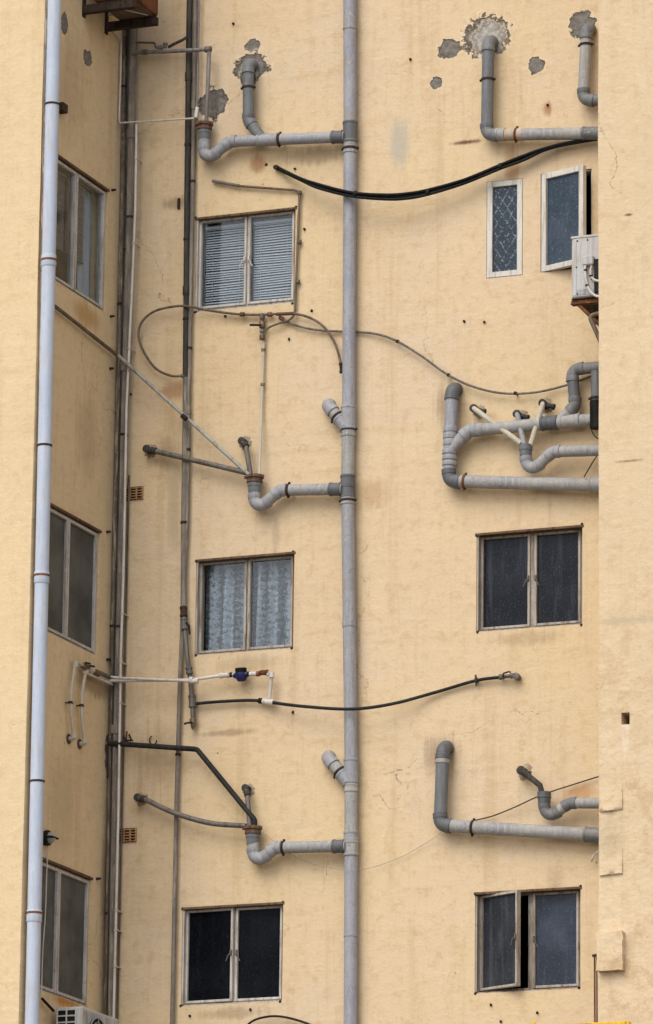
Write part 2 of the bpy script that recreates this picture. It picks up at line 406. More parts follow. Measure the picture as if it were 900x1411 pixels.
# ------------------------------------------------------------------ openings
def rectb(tl, tr, br, bl, f=bp):
    a = [f(*q) for q in (tl, tr, br, bl)]
    ax = (lambda v: v.x) if f is bp else (lambda v: v.y)
    return ((ax(a[0])+ax(a[3]))/2, (ax(a[1])+ax(a[2]))/2, (a[2].z+a[3].z)/2, (a[0].z+a[1].z)/2)
BW = [rectb((270, 301), (409, 286), (404, 419), (269, 429)),
      rectb((270, 773), (406, 760), (404, 893), (269, 903)),
      rectb((251, 1252), (391, 1243), (388, 1380), (250, 1386))]
RW = [rectb((671, 251), (721, 245), (720, 379), (670, 384)),
      rectb((745, 240), (816, 232), (815, 368), (745, 376)),
      rectb((656, 738), (803, 722), (802, 861), (657, 870)),
      rectb((655, 1232), (801, 1221), (799, 1362), (654, 1369))]
def lrect(ptr, pbr, pm):
    tr, br = lp(*ptr), lp(*pbr); m = lp(*pm)
    u1 = (tr.y+br.y)/2; u0 = u1-(u1-m.y)*2.06
    return (max(u0, YL+.14), u1, br.z, tr.z)
LW = [lrect((150, 263), (144, 430), (107, 330)), lrect((139, 733), (133, 904), (96, 800)), lrect((127, 1211), (121, 1388), (82, 1290))]

def holed_sheet(mb, s0, s1, z0, z1, holes, fn, depth):
    """wall sheet with rectangular openings and their reveals; fn(s, z, n) gives a point, n = inward"""
    ss = sorted({s0, s1, *[h[0] for h in holes], *[h[1] for h in holes]})
    zs = sorted({z0, z1, *[h[2] for h in holes], *[h[3] for h in holes]})
    for i in range(len(ss)-1):
        for j in range(len(zs)-1):
            a, b, c, d = ss[i], ss[i+1], zs[j], zs[j+1]
            ms, mz = (a+b)/2, (c+d)/2
            if any(h[0] < ms < h[1] and h[2] < mz < h[3] for h in holes): continue
            mb.add([fn(a, c, 0), fn(b, c, 0), fn(b, d, 0), fn(a, d, 0)], [(0, 1, 2, 3)])
    for h in holes:
        a, b, c, d = h[:4]; D = h[4] if len(h) > 4 else depth
        F = [fn(a, c, 0), fn(b, c, 0), fn(b, d, 0), fn(a, d, 0)]; K = [fn(a, c, D), fn(b, c, D), fn(b, d, D), fn(a, d, D)]
        for i in range(4):
            j = (i+1) % 4
            mb.add([F[i], F[j], K[j], K[i]], [(3, 2, 1, 0)])
        if len(h) > 4: mb.add(K, [(0, 1, 2, 3)])

def px2(px, py, rpx, rpz, f=bp):
    a = f(px, py); k = 158.0
    s = a.x if f is bp else a.y
    return s, a.z, rpx/(147.0 if f is bp else 56.0), rpz/153.0
CEM = (.17, .15, .13); CEML = (.34, .31, .27); CEMD = (.10, .09, .08)
pats = [(*px2(348, 63, 10, 9), CEM), (*px2(346, 92, 24, 20), CEM), (*px2(342, 104, 11, 18), CEMD), (*px2(293, 143, 19, 22), CEM),
        (*px2(671, 50, 31, 29), CEM), (*px2(674, 54, 21, 24), CEML), (*px2(620, 67, 16, 13), CEM), (*px2(602, 114, 8, 8), CEM),
        (*px2(739, 90, 11, 12), CEM), (*px2(802, 34, 17, 19), CEM), (*px2(157, 1065, 8, 70), CEM), (*px2(300, 1038, 1, 1), CEM)]
RS = (.30, .13, .05); DK = (.20, .13, .07); GR = (.42, .33, .21)
stn = [(*px2(642, 196, 26, 4), (.16, .09, .05), .9), (*px2(705, 235, 12, 46), RS, .35), (*px2(352, 70, 12, 30), (.75, .6, .42), .3),
       (*px2(755, 150, 9, 14), RS, .5), (*px2(310, 1010, 50, 6), DK, .35), (*px2(235, 540, 32, 16), RS, .4), (*px2(230, 625, 22, 26), DK, .3),
       (*px2(240, 680, 12, 90), GR, .5), (*px2(215, 1050, 40, 60), DK, .25), (*px2(800, 1092, 26, 15), (.46, .22, .09), .45),
       (*px2(608, 1040, 26, 34), DK, .4), (*px2(620, 560, 24, 40), DK, .4), (*px2(430, 215, 60, 16), DK, .35), (*px2(240, 280, 24, 12), DK, .4),
       (*px2(515, 680, 30, 26), RS, .25), (*px2(765, 1220, 20, 40), DK, .2), (*px2(720, 880, 60, 14), DK, .22), (*px2(340, 915, 60, 14), DK, .22),
       (*px2(320, 1396, 60, 10), DK, .3), (*px2(340, 440, 60, 10), DK, .25), (*px2(550, 200, 16, 46), (.42, .37, .29), .6), (*px2(380, 740, 8, 30), DK, .18),
       (*px2(350, 140, 20, 60), (.55, .43, .27), .35), (*px2(355, 225, 14, 16), RS, .5), (*px2(190, 300, 26, 320), DK, .12), (*px2(215, 1200, 60, 220), DK, .12)]  # last two entries only darken the left strip broadly
lst = [(*px2(120, 435, 22, 22, lp), (.42, .24, .08), .5), (*px2(90, 1378, 22, 14, lp), (.50, .22, .05), .8), (*px2(130, 945, 30, 18, lp), DK, .45),
       (*px2(100, 120, 26, 90, lp), DK, .2), (*px2(120, 600, 14, 80, lp), DK, .2), (*px2(85, 1100, 20, 90, lp), DK, .18), (*px2(145, 1250, 8, 150, lp), DK, .4)]
lpat = [(*px2(89, 32, 4, 14, lp), CEM), (*px2(121, 80, 5, 11, lp), CEM), (*px2(152, 1040, 6, 34, lp), CEM), (*px2(154, 1180, 3, 22, lp), CEMD)]
OCH, OCH2 = (.612, .460, .275), (.60, .461, .315)
W_REAR = wall_mat('ochre render rear', OCH, OCH2, 'x', pats, stn)
W_LEFT = wall_mat('ochre render side', (.66, .50, .30), (.635, .485, .297), 'y', lpat, lst, off=3.1)
W_FRL = wall_mat('ochre render left front', (.625, .474, .287), (.64, .482, .285), 'x', (), (), .5, off=7.7, dirt=.6, zfade=9.6)
fr0 = at_y(865, 1100, YR)
def fpx(px, py, a, b): q = at_y(px, py, YR); return q.x, q.z, a/147, b/153
W_FRR = wall_mat('rough ochre render right front', (.615, .470, .302), (.585, .447, .285), 'x', (),
                 [(*fpx(865, 855, 60, 8), GR, .4), (*fpx(862, 1010, 6, 26), (.7, .56, .42), .5), (*fpx(840, 1160, 22, 40), GR, .35), (*fpx(866, 296, 7, 2.5), DK, .7), (*fpx(868, 635, 22, 2.5), DK, .5)], .85, off=12.3, dirt=.9, zfade=11.6)

ZT = 21.0
bld = thing('apartment_building', 'yellow ochre rendered building wall with stained plaster, windows and pipes all over it', 'building', (0, 0, 0))
mb = MB()
holed_sheet(mb, XC, XR+.02, 0, ZT, [*BW, *RW], lambda s, z, n: V((s, n, z)), .2)
mb.build('wall', W_REAR, bld, angle=20)
mb = MB()
holed_sheet(mb, YL, 0.0, 0, ZT, LW, lambda s, z, n: V((XC-n, s, z)), .16)
mb.build('wall', W_LEFT, bld, angle=20)
mb = MB()
mb.add([(XC-9, YL, 0), (XC, YL, 0), (XC, YL, ZT), (XC-9, YL, ZT)], [(0, 1, 2, 3)])
mb.add([(XC-9, YL, 0), (XC-9, 9, 0), (XC-9, 9, ZT), (XC-9, YL, ZT)], [(3, 2, 1, 0)])
mb.build('wall', W_FRL, bld)
q = at_y(862, 990, YR)
hole = (q.x-.036, q.x+.036, q.z-.05, q.z+.05)
mb = MB()
holed_sheet(mb, XR, XR+9, 0, ZT, [hole], lambda s, z, n: V((s, YR+n, z)), .3)
mb.build('wall', W_FRR, bld, angle=20)
mb = MB()
mb.add([(XR, YR, 0), (XR, 0, 0), (XR, 0, ZT), (XR, YR, ZT)], [(3, 2, 1, 0)])
mb.add([(XR+9, YR, 0), (XR+9, 9, 0), (XR+9, 9, ZT), (XR+9, YR, ZT)], [(0, 1, 2, 3)])
mb.build('wall', W_LEFT, bld)
# closed dim rooms behind the openings, roof slab
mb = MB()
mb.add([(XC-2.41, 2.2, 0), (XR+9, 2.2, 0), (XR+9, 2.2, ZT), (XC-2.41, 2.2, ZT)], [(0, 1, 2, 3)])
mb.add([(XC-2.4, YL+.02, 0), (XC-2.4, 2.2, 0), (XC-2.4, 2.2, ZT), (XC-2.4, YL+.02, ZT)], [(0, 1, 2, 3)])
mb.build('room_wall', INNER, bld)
mb = MB()
mb.box(XC-9.1, XC+.12, YL-.12, 9, ZT, ZT+.3, .01); mb.box(XC+.12, XR-.12, -.12, 9, ZT, ZT+.3, .01); mb.box(XR-.12, XR+9.1, YR-.12, 9, ZT, ZT+.3, .01)
mb.build('roof', worn('concrete parapet', (.3, .28, .25), (.25, .23, .2)), bld)

def ragged(x, y, sx):
    rnd = random.Random(int(abs(x)*97)); vs = []; n = 210; d = .003
    for i in range(n+1):
        z = ZT*i/n; d = max(.0, min(.012, d+rnd.uniform(-.003, .003))); e = .002+rnd.uniform(0, .003)
        vs += [V((x+sx*d, y+.09, z)), V((x+sx*(d+.001), y+.01, z)), V((x+sx*d*.5, y-e, z)), V((x-sx*.03, y-e*.8, z)), V((x-sx*.11, y-.0005, z))]
    fs = [(i*5+j, i*5+j+1, (i+1)*5+j+1, (i+1)*5+j) for i in range(n) for j in range(4)]
    if sx > 0: fs = [f[::-1] for f in fs]
    return MB().add(vs, fs)
ragged(XR, YR, -1).build('corner_render', W_FRR, bld, angle=60)
ragged(XC, YL, 1).build('corner_render', W_FRL, bld, angle=60)
# rough plaster block and ledges on the right wing
def lump_box(x0, x1, y0, y1, z0, z1, nm):
    bm = bmesh.new(); bmesh.ops.create_cube(bm, size=1)
    bmesh.ops.subdivide_edges(bm, edges=bm.edges[:], cuts=5, use_grid_fill=True)
    for v in bm.verts:
        v.co = V(((x0+x1)/2+v.co.x*(x1-x0), (y0+y1)/2+v.co.y*(y1-y0), (z0+z1)/2+v.co.z*(z1-z0)))
        v.co += V((random.uniform(-1, 1), random.uniform(-1, 1), random.uniform(-1, 1)))*.0045
    return MB().bm(bm).build(nm, W_FRR, bld, angle=50)
a = at_y(824, 1286, YR); b = at_y(858, 1336, YR-.06)
lump_box(XR+.002, b.x, YR-.07, YR+.01, b.z, a.z, 'plaster_block')
for (pa, pb) in (((825, 1117), (858, 1203)), ((826, 1205), (858, 1250))):
    a = at_y(*pa, YR); b = at_y(*pb, YR)
    bm = bmesh.new()
    x0, x1, zt = XR+.012, b.x, a.z
    prof = [(zt+.20, .0005), (zt+.10, .009), (zt+.02, .023), (zt-.010, .024), (zt-.020, .0)]
    vs = []; n = 9
    for i in range(n):
        x = x0+(x1-x0)*i/(n-1)
        for (z, d) in prof: vs.append(V((x, YR-.001-d*(.6+.4*math.sin(3*i/(n-1)+.3))+random.uniform(-.003, .002), z+random.uniform(-.003, .003)+.05*(i/(n-1))*.2)))
    fs = [(i*5+j, i*5+j+1, (i+1)*5+j+1, (i+1)*5+j) for i in range(n-1) for j in range(4)]
    MB().add(vs, fs).build('plaster_ledge', W_FRR, bld, angle=60)

# ------------------------------------------------------------------ windows
ID = Matrix.Identity(4)
def wall_M(side):
    if side == 'rear': return ID
    return Matrix.Translation((XC, 0, 0)) @ Matrix.Rotation(rad(90), 4, 'Z')
def frame_boxes(mb, u0, u1, w0, w1, y0, y1, t, M=None, bev=.004, tr=None, tb=None):
    tr = tr or t; tb = tb or t
    mb.box(u0, u0+t, y0, y1, w0, w1, bev, M); mb.box(u1-tr, u1, y0, y1, w0, w1, bev, M)
    mb.box(u0+t, u1-tr, y0+.001, y1-.001, w0, w0+tb, bev, M); mb.box(u0+t, u1-tr, y0+.001, y1-.001, w1-t, w1, bev, M)
def window(R, side, label, fm, panes, rec=.1, fw=.02, sw=.022, mull=.03, open_=(0, 0), lintel=True, handles=True, lmat=None, fr=None, fb=None):
    u0, u1, w0, w1 = R; M = wall_M(side); e = .002
    n = len(panes); mb = MB()
    y0, y1 = rec, rec+.055
    fr = fr or fw; fb = fb or fw
    frame_boxes(mb, u0+e, u1-e, w0+e, w1-e, y0, y1, fw, tr=fr, tb=fb)
    um = (u0+u1)/2
    if n == 2: mb.box(um-mull/2, um+mull/2, y0+.002, y1-.002, w0+fw, w1-fw, .003)
    if lintel: mb.box(u0+.001, u0+.016, .006, rec-.001, w0+.014, w1-.001, .002)
    win = mb.build('window', fm, bld, M=M); win['label'] = label
    spans = [(u0+fw, um-mull/2), (um+mull/2, u1-fr)] if n == 2 else [(u0+fw, u1-fr)]
    for i, (a, b) in enumerate(spans):
        ang = open_[i] if i < len(open_) else 0
        T = M
        a2, b2 = a-.008, b+.008
        if ang: T = M @ Matrix.Translation((a2, y0-.02, 0)) @ Matrix.Rotation(-ang, 4, 'Z') @ Matrix.Translation((-a2, -(y0-.02), 0))
        s = MB(); frame_boxes(s, a2, b2, w0+fb-.008, w1-fw+.008, y0-.018, y0+.03, sw, None, .003)
        s.build('sash', fm, win, M=T)
        p = MB(); p.box(a2+sw-.004, b2-sw+.004, y0+.008, y0+.013, w0+fb-.008+sw-.004, w1-fw+.008-sw+.004, 0)
        p.build('pane', panes[i], win, M=T)
        if handles and n == 2:
            h = MB(); hx = (b2-sw*.6) if i == 0 else (a2+sw*.6); sg = -1 if i == 0 else 1; hz = w0+(w1-w0)*.52
            # casement stay seen through and against the glass
            h.box(hx-.008, hx+.008, y0-.034, y0-.016, hz-.02, hz+.03, .003)
            h.tube([(hx, y0-.036, hz+.0), (hx+sg*.016, y0-.042, hz-.02), (hx+sg*.04, y0-.038, hz-.07)], .005, 8)
            h.build('handle', GALV if panes[0] is not GCLEAR else WHITEP, win, M=T)
    if lintel:
        l = MB(); (l.box(u0-.012, u1+.012, -.008, .05, w1-.016, w1+.006, .003) if side == 'rear' else l.box(u0-.02, u1+.02, -.01, .05, w1-.012, w1+.012, .003))  # rusty strip whose brown also carries the shade of the soffit
        l.build('lintel', lmat or LINTEL_SHADE, win, M=M)
    s = MB(); s.box(u0+.017, u1-e, .01, rec-.002, w0+.001, w0+.010, .003)
    s.build('sill', fm, win, M=M)
    return win
window(BW[0], 'rear', 'pale framed window with venetian blinds behind its two panes', FRAMEW, [GCLEAR, GCLEAR], .06, fr=.035, fb=.05)
window(BW[1], 'rear', 'pale framed window with lace curtain behind its two panes', FRAMEB, [GCLEAR, GCLEAR], .07, handles=False, fr=.042, fb=.035)
window(BW[2], 'rear', 'white framed window with two black panes', FRAMEW, [GBLK, GBLK], .07, open_=(rad(3), 0), fr=.036, fb=.036)
window(RW[0], 'rear', 'small narrow cream window with patterned glass', FRAMEC, [GFLOR], .015, .012, .05, lintel=False, handles=False)
window(RW[1], 'rear', 'cream window with its speckled casement swung open', FRAMEC, [GSPECK], .02, .012, .05, open_=(rad(19),), lintel=False, handles=False)
window(RW[2], 'rear', 'brown framed window with two dark obscured panes', FRAMEB, [GOBS, GOBS], .09, .02, .022, .055, fr=.05, fb=.04)
window(RW[3], 'rear', 'brown framed window with its left sash ajar', FRAMEB, [GOBS3, GOBS2], .09, .02, .022, .055, open_=(rad(24), 0), fr=.05, fb=.04)
window(LW[0], 'side', 'side window with half drawn blind', FRAMEW, [GCLEAR, GCLEAR], .028, .034, .026, .03, handles=False)
window(LW[1], 'side', 'side window with two grey frosted panes and a small latch', FRAMEW, [GGREY, GGREY], .028, .034, .026, .03, handles=False)
window(LW[2], 'side', 'lowest side window with two grey frosted panes', FRAMEW, [GGREY, GGREY], .028, .034, .026, .03, handles=False)

# blinds and curtains hang inside the openings
def blind(R, side, u0, u1, w0, w1, y, mat, label, tilt=25, pitch=.0235, sag=0.0):
    M = wall_M(side); mb = MB(); k = int((w1-w0)/pitch); t = rad(tilt)
    for i in range(k):
        z = w1-.03-i*pitch; dz = random.uniform(-.0025, .0025)
        hw = .0125; dy, dzz = hw*math.cos(t), hw*math.sin(t)
        tl = sag*math.sin(i*.35)*.004
        mb.add([(u0, y-dy, z-dzz+dz), (u1, y-dy, z-dzz+dz+tl), (u1, y+dy, z+dzz+dz+tl), (u0, y+dy, z+dzz+dz),
                (u0, y-dy, z-dzz+dz-.001), (u1, y-dy, z-dzz+dz+tl-.001), (u1, y+dy, z+dzz+dz+tl-.001), (u0, y+dy, z+dzz+dz-.001)],
               [(0, 1, 2, 3), (7, 6, 5, 4), (0, 4, 5, 1), (2, 6, 7, 3)])
    o = M @ V(((u0+u1)/2, y, w0))
    r = thing('venetian_blind', label, 'blind', o)
    mb.build('slats', mat, r, M=M)
    h = MB(); h.box(u0-.005, u1+.005, y-.016, y+.016, w1-.028, w1, .003, ); h.build('head_rail', mat, r, M=M)
    b = MB(); b.box(u0, u1, y-.012, y+.012, w1-.03-k*pitch-.012, w1-.03-k*pitch+.004, .003); b.build('bottom_rail', mat, r, M=M)
    for f in (.18, .82): MB().tube([(u0+(u1-u0)*f, y-.016, w1-.02), (u0+(u1-u0)*f, y-.016, w1-.03-k*pitch)], .0015, 6).build('cord', mat, r, M=M)
u0, u1, w0, w1 = BW[0]; um = (u0+u1)/2
blind(BW[0], 'rear', u0+.045, um-.03, w0+.05, w1-.05, .135, SLATM, 'pale venetian blind behind the left pane of the rear window, shadowed at its edge', 48, sag=1)
blind(BW[0], 'rear', um+.03, u1-.05, w0+.05, w1-.05, .135, SLATM, 'pale venetian blind behind the right pane of the rear window, filling the whole pane', 50, sag=2)
u0, u1, w0, w1 = LW[0]; um = (u0+u1)/2; hh = w1-w0
blind(LW[0], 'side', u0+.05, um-.02, w0+hh*.36, w1-.05, .12, SLATD, 'half drawn grey blind in the side window, in the pane beside the downpipe', 76)
blind(LW[0], 'side', um+.02, um+(u1-um)*.62, w0+hh*.36, w1-.05, .12, SLATD, 'half drawn grey blind in the side window, in the pane beside the blue drape', 76)
def curtain(nm, u0, u1, w0, w1, y, side, mat, label, amp, wl, cat):
    mb = MB(); n = 70; vs = []; M = wall_M(side)
    for i in range(n+1):
        u = u0+(u1-u0)*i/n
        for j in range(9):
            f = j/8
            yy = y+amp*math.sin(u/wl*2*math.pi+.8*math.sin(u*9)+f*.5)*(0.6+.4*f)+.004*math.sin(u*60+f*3)
            vs.append((u, yy, w1+(w0-w1)*f))
    fs = [(i*9+j, i*9+j+1, (i+1)*9+j+1, (i+1)*9+j) for i in range(n) for j in range(8)]
    o = mb.add(vs, fs).build(nm, mat, None, M @ V(((u0+u1)/2, y, w0)), 60, M)
    return tag(o, label, cat)
u0, u1, w0, w1 = BW[1]
curtain('lace_curtain', u0+.02, u1-.03, w0+.04, w1-.02, .165, 'rear', LACE, 'white lace net curtain with scalloped folds behind the two paned rear window', .034, .11, 'curtain')
u0, u1, w0, w1 = LW[0]
curtain('drape', um+(u1-um)*.50, u1-.04, w0+.03, w1-.04, .14, 'side', BLUEC, 'blue grey drape hanging in the side window beside the half drawn blind', .012, .12, 'curtain')

# ------------------------------------------------------------------ pipes
def pts3(lst, d=.1):
    out = []
    for q in lst:
        if isinstance(q, V): out.append(q)
        elif len(q) == 2: out.append(bp(q[0], q[1], d))
        elif q[2] == 'wall': a = bp(q[0], q[1], d); out.append(V((a.x, .06, a.z)))
        elif q[2] == 'L': out.append(lp(q[0], q[1], q[3] if len(q) > 3 else .03))
        else: out.append(bp(*q))
    return out
def collar(par, a, b, r, mat, name='coupling', lip=True):
    a, b = V(a), V(b); d = b-a; L = d.length
    pr = [(0, r), (.004, r+.0015), (L-.004, r+.0015), (L, r)] if not lip else [(0, r), (.003, r+.004), (.02, r+.004), (.024, r), (L-.024, r), (L-.02, r+.004), (L-.003, r+.004), (L, r)]
    if L < .06 and lip: pr = [(0, r), (.003, r+.002), (L-.003, r+.002), (L, r)]
    return MB().lathe(a, d, pr, 24).build(name, mat, par)
def clamp(par, p, d, r, mat=None, wall='rear', bolt=True):
    p = V(p); d = V(d).normalized(); w = .011
    mb = MB().lathe(p-d*w, d, [(0, r+.0005), (0.001, r+.005), (2*w-.001, r+.005), (2*w, r+.0005)], 24)
    inw = V((0, 1, 0)) if wall == 'rear' else V((-1, 0, 0))
    dist = abs(p.y) if wall == 'rear' else p.x-XC
    mb.tube([p+inw*(r*.9), p+inw*(dist+.01)], .007, 8)
    side = d.cross(inw).normalized()
    if bolt:
        for s_ in (-1, 1):
            c = p+side*s_*(r+.012)
            mb.tube([c-inw*.012, c+inw*.012], .006, 8); mb.tube([c-d*w*.8, c+d*w*.8], .009, 8)
    return mb.build('pipe_clamp', mat or DRUST, par)
def big_run(par, pts, r, mat, emat=None, R=.075, er=1.13, first=True, straights=True, pmats=None):
    """socketed waste pipe: straight lengths + elbows, each its own part"""
    st, be = fillet(pts, R)
    for i, (a, b) in enumerate(st):
        if (b-a).length > .015:
            m = pmats[i] if pmats and i < len(pmats) and pmats[i] else mat
            MB().tube([a, b], r, 24).build('pipe', m, par)
    for arc in be:
        if len(arc) < 2: continue
        d0 = (arc[0]-arc[1]).normalized(); d1 = (arc[-1]-arc[-2]).normalized(); s = .045
        mb = MB().tube([arc[0]+d0*s*.2, *arc, arc[-1]+d1*s*.2], r*1.06, 24)
        mb.lathe(arc[0]+d0*s, -d0, [(0, r*1.01), (.003, r*er), (s, r*er), (s+.006, r*1.04)], 24)
        mb.lathe(arc[-1]+d1*s, -d1, [(0, r*1.01), (.003, r*er), (s, r*er), (s+.006, r*1.04)], 24)
        mb.build('elbow', emat or mat, par, angle=40)
    return st, be
def small(par, pts, r, mat, name='pipe', R=.04, sp=False, n=10):
    path = spline(pts) if sp else rounded(pts, R)
    return MB().tube(path, r, n).build(name, mat, par)
def wall_cap(par, p, r, mat, name='end_elbow'):
    """small elbow that turns a waste pipe into the wall, with its cleaning stub"""
    p = V(p); mb = MB().tube([p+V((0, -.02, 0)), V((p.x, .03, p.z))], r*1.35, 14)
    mb.lathe(p+V((0, -.03, 0)), (0, 1, 0), [(0, r*1.1), (.004, r*1.5), (.02, r*1.5), (.022, r*1.3)], 14)
    k = 26; vs = []; rnd = random.Random(int(p.x*1000)+int(p.z*1000))
    for ring, (f, yy) in enumerate(((1.25, -.016), (1.9, -.008), (2.7, .002))):
        for q in range(k):
            a = 2*math.pi*q/k; rr_ = r*f*(1+(rnd.uniform(-.28, .28) if ring else 0)); vs.append(V((p.x+rr_*math.cos(a), yy, p.z+rr_*math.sin(a))))
    fs = [(g_*k+q, g_*k+(q+1) % k, (g_+1)*k+(q+1) % k, (g_+1)*k+q) for g_ in range(2) for q in range(k)]
    MB().add(vs, [f[::-1] for f in fs]).build('mortar_collar', MORTAR, par, angle=70)
    return mb.build(name, mat, par)

R0 = .0585
# --- main stack
sp_ = [(482, -60), (482.6, 190), (480.6, 582), (479.2, 672), (484.3, 1062), (484, 1167), (483, 1470)]
stk = pts3(sp_, .078)
stack = thing('soil_stack', 'tall lilac grey vertical waste pipe running full height in the middle of the wall', 'drain pipe', stk[-1])
MB().tube([stk[0], V((stk[0].x, stk[0].y, ZT-.16))], R0, 28).build('pipe', LILAC, stack)
MB().tube([V((stk[-1].x, stk[-1].y, .02)), stk[-1]], R0, 28).build('pipe', LILAC, stack)
for i in range(len(stk)-1):
    MB().tube([stk[i], stk[i+1]], R0, 28).build('pipe', [LILAC, LILAC, PVC_WARM, PVC, PVC_WARM, LILAC][i], stack)
def on_stack(py):
    for i in range(len(sp_)-1):
        if sp_[i][1] <= py <= sp_[i+1][1]:
            f = (py-sp_[i][1])/(sp_[i+1][1]-sp_[i][1]); return stk[i].lerp(stk[i+1], f)
def S(py0, py1, mat, r=R0*1.1): return collar(stack, on_stack(py0), on_stack(py1), r, mat)
S(168, 197, PVC_DARK); S(193, 212, PVC_WARM, R0*1.06); S(560, 592, PVC, R0*1.12); S(590, 602, PVC_WARM, R0*1.05); S(655, 670, PVC_DARK); S(669, 687, PVC_DARK, R0*1.08)
S(686, 696, PVC_WARM, R0*1.05); S(1046, 1080, PVC, R0*1.1); S(1080, 1092, PVC_WARM, R0*1.04); S(1146, 1160, PVC, R0*1.09); S(1159, 1180, PVC_WARM, R0*1.1); S(860, 866, LILAC, R0*1.04)
for py in (205, 690, 592): clamp(stack, on_stack(py), (0, 0, 1), R0*1.06)
for py in (40, 860, 1290): clamp(stack, on_stack(py), (0, 0, 1), R0, LILAC, bolt=False)
# --- stubs from the wall to the stack
for (a, b, w, lab) in (((480.5, 592), (452, 559), (448, 553), 'short slanting waste stub joining the tall stack just above the middle trap'),
                       ((484.5, 1082), (452, 1045), (447, 1038), 'short slanting waste stub joining the tall stack below the black water hose')):
    P = pts3([a, b, (w[0], w[1], 'wall')], .08)
    t = thing('waste_stub', lab, 'waste pipe', P[0], 'waste stubs on the tall stack')
    big_run(t, P, R0*.93, PVC_WARM, PVC, R=.06)
    d = (P[1]-P[0]).normalized()
    collar(t, P[0]+d*.03, P[0]+d*.15, R0*1.04, PVC)
    clamp(t, P[0]+d*.165, d, R0*.98)
# --- hoppers
def hopper(par, px, py, d=.11, w=1.0):
    c = bp(px, py, d)
    MB().lathe(c+V((0, 0, .045)), (0, 0, -1), [(0, .055), (0, .078), (.014, .081), (.026, .080), (.030, .068), (.040, .066), (.044, .071), (.066, .071), (.070, .064)], 28).build('hopper_rim', HOPRIM, par)
    MB().lathe(c+V((0, 0, -.024)), (0, 0, -1), [(0, .062), (.03, .062), (.034, .058), (.06, .057), (.09, .053)], 28).build('hopper', PVC_COOL, par)
    mb = MB()
    for k in (0, 2, 5, 7): mb.box(-.007, .007, -.094, -.078, .016, .042, .002, Matrix.Translation(c) @ Matrix.Rotation(k*.7, 4, 'Z'))
    mb.build('rim_lug', HOPRIM, par)
    return c
rr = .051
def trap(name, lab, hop, pts, mat, emat, grp, clampx=None, d=.11):
    P = pts3(pts, d)
    t = thing(name, lab, 'waste pipe', P[1], grp)
    hopper(t, *hop)
    big_run(t, P, rr, mat, emat, R=.062)
    end = P[-1]; dr = (P[-2]-P[-1]).normalized()
    collar(t, end+dr*.01, end+dr*.12, rr*1.13, PVC_DARK)
    for cx_ in clampx or ():
        f = (cx_[0]-pts[-2][0])/(pts[-1][0]-pts[-2][0]); clamp(t, P[-2].lerp(P[-1], f), dr, rr*1.02)
    return t
TG = 'trapped waste pipes on the wall'
t1 = trap('waste_trap', 'grey waste trap with rusty rim at top left, branching up to bare cement', (281.5, 176), [(281.5, 178), (281, 224), (317, 195), (475, 188.5)], PVC, PVC, TG, ((386, 193),))
P = pts3([(342, 84, 'wall'), (342, 88), (342.5, 166), (362, 193)], .11)
big_run(t1, P, rr, PVC_COOL, PVC_COOL, R=.062)
clamp(t1, bp(342, 121, .11), (0, 0, 1), rr*1.02)
pa, pb = bp(355, 193.3, .11), bp(384, 192, .11); collar(t1, pa, pb, rr*1.12, PVC)
t2 = trap('waste_trap', 'warm grey waste trap with rusty rim fed by four small pipes, mid wall', (351, 662), [(351, 664), (351, 706), (386, 675.5), (472, 674)], PVC_WARM, PVC, TG, ((398, 675),))
t3 = trap('waste_trap', 'grey waste trap with rusty rim under the black bent pipe, above the black window', (348.5, 1146), [(348.5, 1148), (350, 1193), (379, 1168), (477, 1166)], PVC_WARM, PVC, TG, ((391, 1167),))

# --- right-hand branches
def to_right(pt, px_end, py_end): return bp(px_end, py_end, .11)
RG = 'waste branches disappearing behind the right wing'
t = thing('waste_pipe', 'grey elbowed waste pipe with a rusty band, below the largest bare cement patch', 'waste pipe', bp(671, 185, .11), RG)
P = pts3([(673, 52, 'wall'), (673, 57), (671, 186), (888, 182.5)], .11)
big_run(t, P, rr*1.05, PVC, PVC_COOL, R=.066, pmats=[None, PVC_COOL, PVC_WARM])
clamp(t, bp(672, 110, .11), (0, 0, 1), rr*1.07)
dr = (P[3]-P[2]).normalized()
clamp(t, bp(712, 185.3, .11), dr, rr*1.1, RUST)
collar(t, bp(697, 185.5, .11), bp(720, 185.2, .11), rr*1.06, worn('rust stained pvc', (.40, .23, .11), (.42, .38, .33), (.5, .28, .08), .7, scale=16), 'rust_band', False)
collar(t, bp(684, 185.5, .11), bp(697, 185.3, .11), rr*1.12, PVC_WARM)
collar(t, bp(803, 183.8, .11), bp(840, 183.5, .11), rr*1.13, PVC_COOL)
t = thing('waste_pipe', 'short grey waste pipe bending at the top right corner beside the right wing', 'waste pipe', bp(804, 138, .11), RG)
P = pts3([(809, 35, 'wall'), (808.5, 40), (804, 138), (888, 138)], .11)
big_run(t, P, rr*1.02, PVC_WARM, PVC_COOL, R=.064, pmats=[None, PVC_WARM, PVC_COOL])
clamp(t, bp(807.3, 62, .11), (0, 0, 1), rr*1.05)

